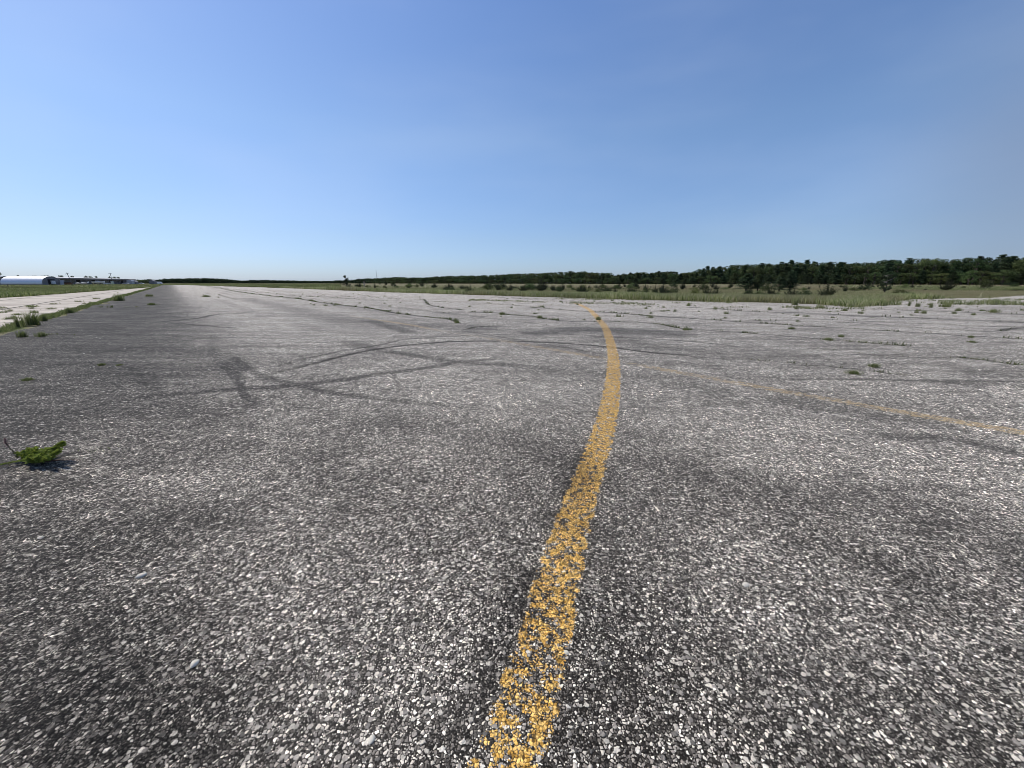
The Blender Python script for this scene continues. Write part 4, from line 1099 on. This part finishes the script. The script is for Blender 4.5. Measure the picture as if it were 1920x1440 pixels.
e = at_px(148, 852, Yb+.03)-B; MB().tube([(0.02, 0, .006), (e[0]*.5, e[1]*.5, .02), (e[0], e[1], .012)], [.006, .005, .002], 6).build('dry_root', simple('dry_stem', (.10, .045, .035), .85), rt)
tag(rt, 'bright green feathery weed sprawling on the asphalt at the left edge', 'weed')

def tuft(px, py, wpx, hpx, label, group=None, n=240, col=(.3, .25, .15, .05, .25), z=ZP, tall=False, name='grass_tuft'):
    p = gnd(px, py, z); r = np.random.default_rng(int(px*7+py*13) % 99999); ppm = F_PX/(float(p[1])*CP+HC*SP)
    W_ = wpx/ppm/2; Hh = max(.02, hpx/ppm/max(.3, 1))
    Bp = np.column_stack([r.normal(0, W_*.36, n), r.normal(0, min(W_*.36, .4), n)]) if not tall else r.normal(0, W_*.3, (n, 2))
    o = vobj(name, [blades(Bp, Hh*r.uniform(.35, 1.05, n), np.clip(W_*.05, .004, .06), gcol(n, col, r), .9 if not tall else .35, r=r)], M_GRASS)
    o.location = (p[0], p[1], z)
    return tag(o, label, 'grass tuft' if not tall else 'weed', group)
T = [(52, 713, 20, 6, 'lone small green tuft on the asphalt above the feathery weed'),
 (191, 685, 13, 5, 'left one of two little tufts side by side on dark asphalt'),
 (224, 685, 11, 3, 'right one of two little tufts side by side on dark asphalt'),
 (1600, 701, 26, 9, 'yellow green clump in the joint at the right'),
 (1638, 688, 22, 8, 'dark green clump just above the joint at the right'),
 (1577, 632, 12, 6, 'small green tuft above the long joint on the right'),
 (1553, 638, 18, 6, 'green tuft sitting in the long joint on the right'),
 (1484, 617, 14, 5, 'small pale tuft between two joints on the right'),
 (1287, 619, 18, 5, 'green tuft at the bend of the crack right of the yellow line'),
 (942, 590, 16, 6, 'green tuft at the left end of the crack left of the yellow line'),
 (1012, 597, 12, 7, 'green tuft in the crack left of the yellow line'),
 (1122, 600, 12, 8, 'green tuft growing through the yellow line'),
 (857, 606, 12, 5, 'green tuft where the weedy crack of the runway ends'),
 (387, 556.5, 14, 4, 'dark tuft in the pale lane near the far end of the runway'),
 (1820, 633, 10, 5, 'tuft on the grey asphalt near the right edge'),
 (1822, 642, 14, 4, 'dark flat tuft below the tuft near the right edge')]
for a_ in T: tuft(*a_)
# upright weeds, left edge strip
for px, py, wp, hp, lb in [(43, 632, 18, 14, 'bushy weed on the asphalt beside the left grass strip'), (78, 631, 22, 10, 'low round weed right of the bushy one by the grass strip'),
   (60, 610, 34, 30, 'tallest weed growing out of the left grass strip'), (34, 613, 7, 26, 'single reddish stalk standing in the left grass strip'), (84, 602, 12, 18, 'thin weed right of the tallest one in the grass strip'),
   (222, 564, 26, 14, 'tall clump in the grass strip near the far hangar end'), (132, 587, 22, 12, 'weedy clump in the middle of the grass strip'),
   (280, 556, 16, 5, 'flat weed on dark asphalt near the far end of the strip'), (285, 572, 18, 5, 'dark flat weed on dark asphalt below the far one')]:
    tuft(px, py, wp, hp, lb, tall=True, n=220, name='weed')
# tall weeds at the right end
for px, py, wp, hp, lb in [(1490, 572, 18, 18, 'tall pale weed clump at the grass edge below the field pines'), (1704, 574, 6, 16, 'dark upright stalk at the corner of the pale strip'), (1656, 573, 18, 8, 'low clump of weeds at the tip of the field grass'),
   (1720, 575, 10, 9, 'small bushy weed right of the dark stalk'), (1773, 576, 28, 12, 'broad clump of weeds before the pale strip'), (1745, 577, 8, 12, 'thin weed left of the broad clump'), (1732, 588, 12, 8, 'sparse wiry weed on the joint near the right'), (1718, 587, 9, 7, 'small wiry weed left of the sparse one on the joint'),
   (1797, 583, 14, 7, 'low yellow weed under the broad clump'), (1862, 586, 24, 8, 'wide pale weed on the grey asphalt at the right'), (1825, 591, 10, 5, 'small grey weed left of the wide pale weed'), (1493, 580, 9, 10, 'small thorny weed on pale asphalt below the tall clump'),
   (1443, 581.5, 12, 5, 'sprawling wiry weed on pale asphalt'), (1291, 573, 10, 6, 'small yellowish weed near the grass edge'), (1538, 578, 26, 8, 'bright green patch at the tip of the field grass'), (1584, 583, 16, 6, 'bare wiry weed below the bright green patch')]:
    tuft(px, py, wp, hp, lb, tall=True, n=150, name='weed', col=(.2, .3, .25, .15, .1))
# many tiny look-alike tufts
r = np.random.default_rng(70); cnt = 0
base_m = []
for k in range(5):
    n = 60
    o = vobj('weed_tuft', [blades(r.normal(0, .30, (n, 2)), r.uniform(.2, 1.0, n), .06, gcol(n, (.25, .2, .15, .1, .3), r), 1.0, r=r)], M_GRASS)
    base_m.append(o)
first = [True]*5
while cnt < 150:
    px = r.uniform(560, 1960) if cnt < 120 else r.uniform(200, 700); py = float(np.interp(px, ex, ey))+abs(r.normal(0, 17))+3.0
    p = gnd(px, py, ZP)
    if not in_poly(p[None]-0, PAVE)[0] or py > 660: continue
    k = cnt % 5
    if first[k]: o = base_m[k]; first[k] = False
    else: o = base_m[k].copy(); C.objects.link(o)
    s_ = float(r.uniform(.06, .16)); o.location = (p[0], p[1], ZP); o.scale = (s_*1.6, s_, s_*float(r.uniform(.6, 1.3))); o.rotation_euler = (0, 0, float(r.uniform(0, 6.28)))
    tag(o, 'tiny dark weed tuft scattered over the pale far side of the pavement', 'grass tuft', 'tiny tufts scattered over the far pavement'); cnt += 1
# dark flat weeds on the concrete apron
for i in range(26):
    px = r.uniform(-20, 270); py = float(np.interp(px, [-20, 270], [590, 549]))+r.normal(0, 7)
    p = gnd(px, py)
    if not in_poly(p[None], APR)[0]: continue
    o = base_m[i % 5].copy(); C.objects.link(o); s_ = float(r.uniform(.10, .22)); o.location = (p[0], p[1], .012); o.scale = (s_*2.2, s_, s_); o.rotation_euler = (0, 0, RANG+pi/2*(i % 2))
    tag(o, 'low weed tuft in a joint of the pale concrete apron', 'grass tuft', 'tufts in the joints of the concrete apron')

# loose pale stones lying on the asphalt
M_STONE = simple('pale_stone', (.56, .53, .46), .8, .15, 60)
def stone(px, py, spx, label, group=None, seed=0):
    p = gnd(px, py, ZP); ppm = F_PX/(float(p[1])*CP+HC*SP); s_ = spx/ppm/2; r = np.random.default_rng(seed+int(px))
    import bmesh
    bm = bmesh.new(); bmesh.ops.create_icosphere(bm, subdivisions=2, radius=1)
    k = r.normal(size=(5, 3))
    for v in bm.verts:
        c_ = np.array(v.co); f = 1
        for kk in k: f = min(f, 1.0/max(.2, (c_@(kk/np.linalg.norm(kk)))*1.15+.02) if c_@kk > 0 else f)
        v.co = tuple(c_*min(1, f)*np.array([1, .7, .5])*s_)
    me = bpy.data.meshes.new('stone'); bm.to_mesh(me); bm.free(); me.materials.append(M_STONE)
    o = bpy.data.objects.new('stone', me); C.objects.link(o); o.location = (p[0], p[1], ZP+s_*.12); o.rotation_euler = (0, 0, float(r.uniform(0, 6.28)))
    return tag(o, label, 'stone', group)
for i, (px, py, s_, lb) in enumerate([(265, 1080, 17, 'pale stone on the dark asphalt right of the left edge'), (1398, 1097, 15, 'white stone on the asphalt right of the yellow line'), (697, 1387, 17, 'bright white stone near the bottom left of the yellow line'),
   (365, 1245, 18, 'long pale stone in the lower left'), (350, 719, 5, 'small white stone above the thick tyre mark'), (1062, 1224, 12, 'pale stone touching the right side of the yellow line'), (77, 1008, 11, 'pale stone near the left edge below the feathery weed')]):
    stone(px, py, s_, lb, None, i)
for i in range(28):
    px = r.uniform(60, 420); py = r.uniform(600, 760)
    stone(px, py, r.uniform(3, 5.5)*(py-500)/250, 'small white pebble lying on the dark left side of the runway', 'small white pebbles on the dark asphalt', 100+i)

# prototypes that were never placed
for k_, o in PR.items():
    if k_ not in USED:
        for ch in list(o.children): bpy.data.objects.remove(ch)
        bpy.data.objects.remove(o)
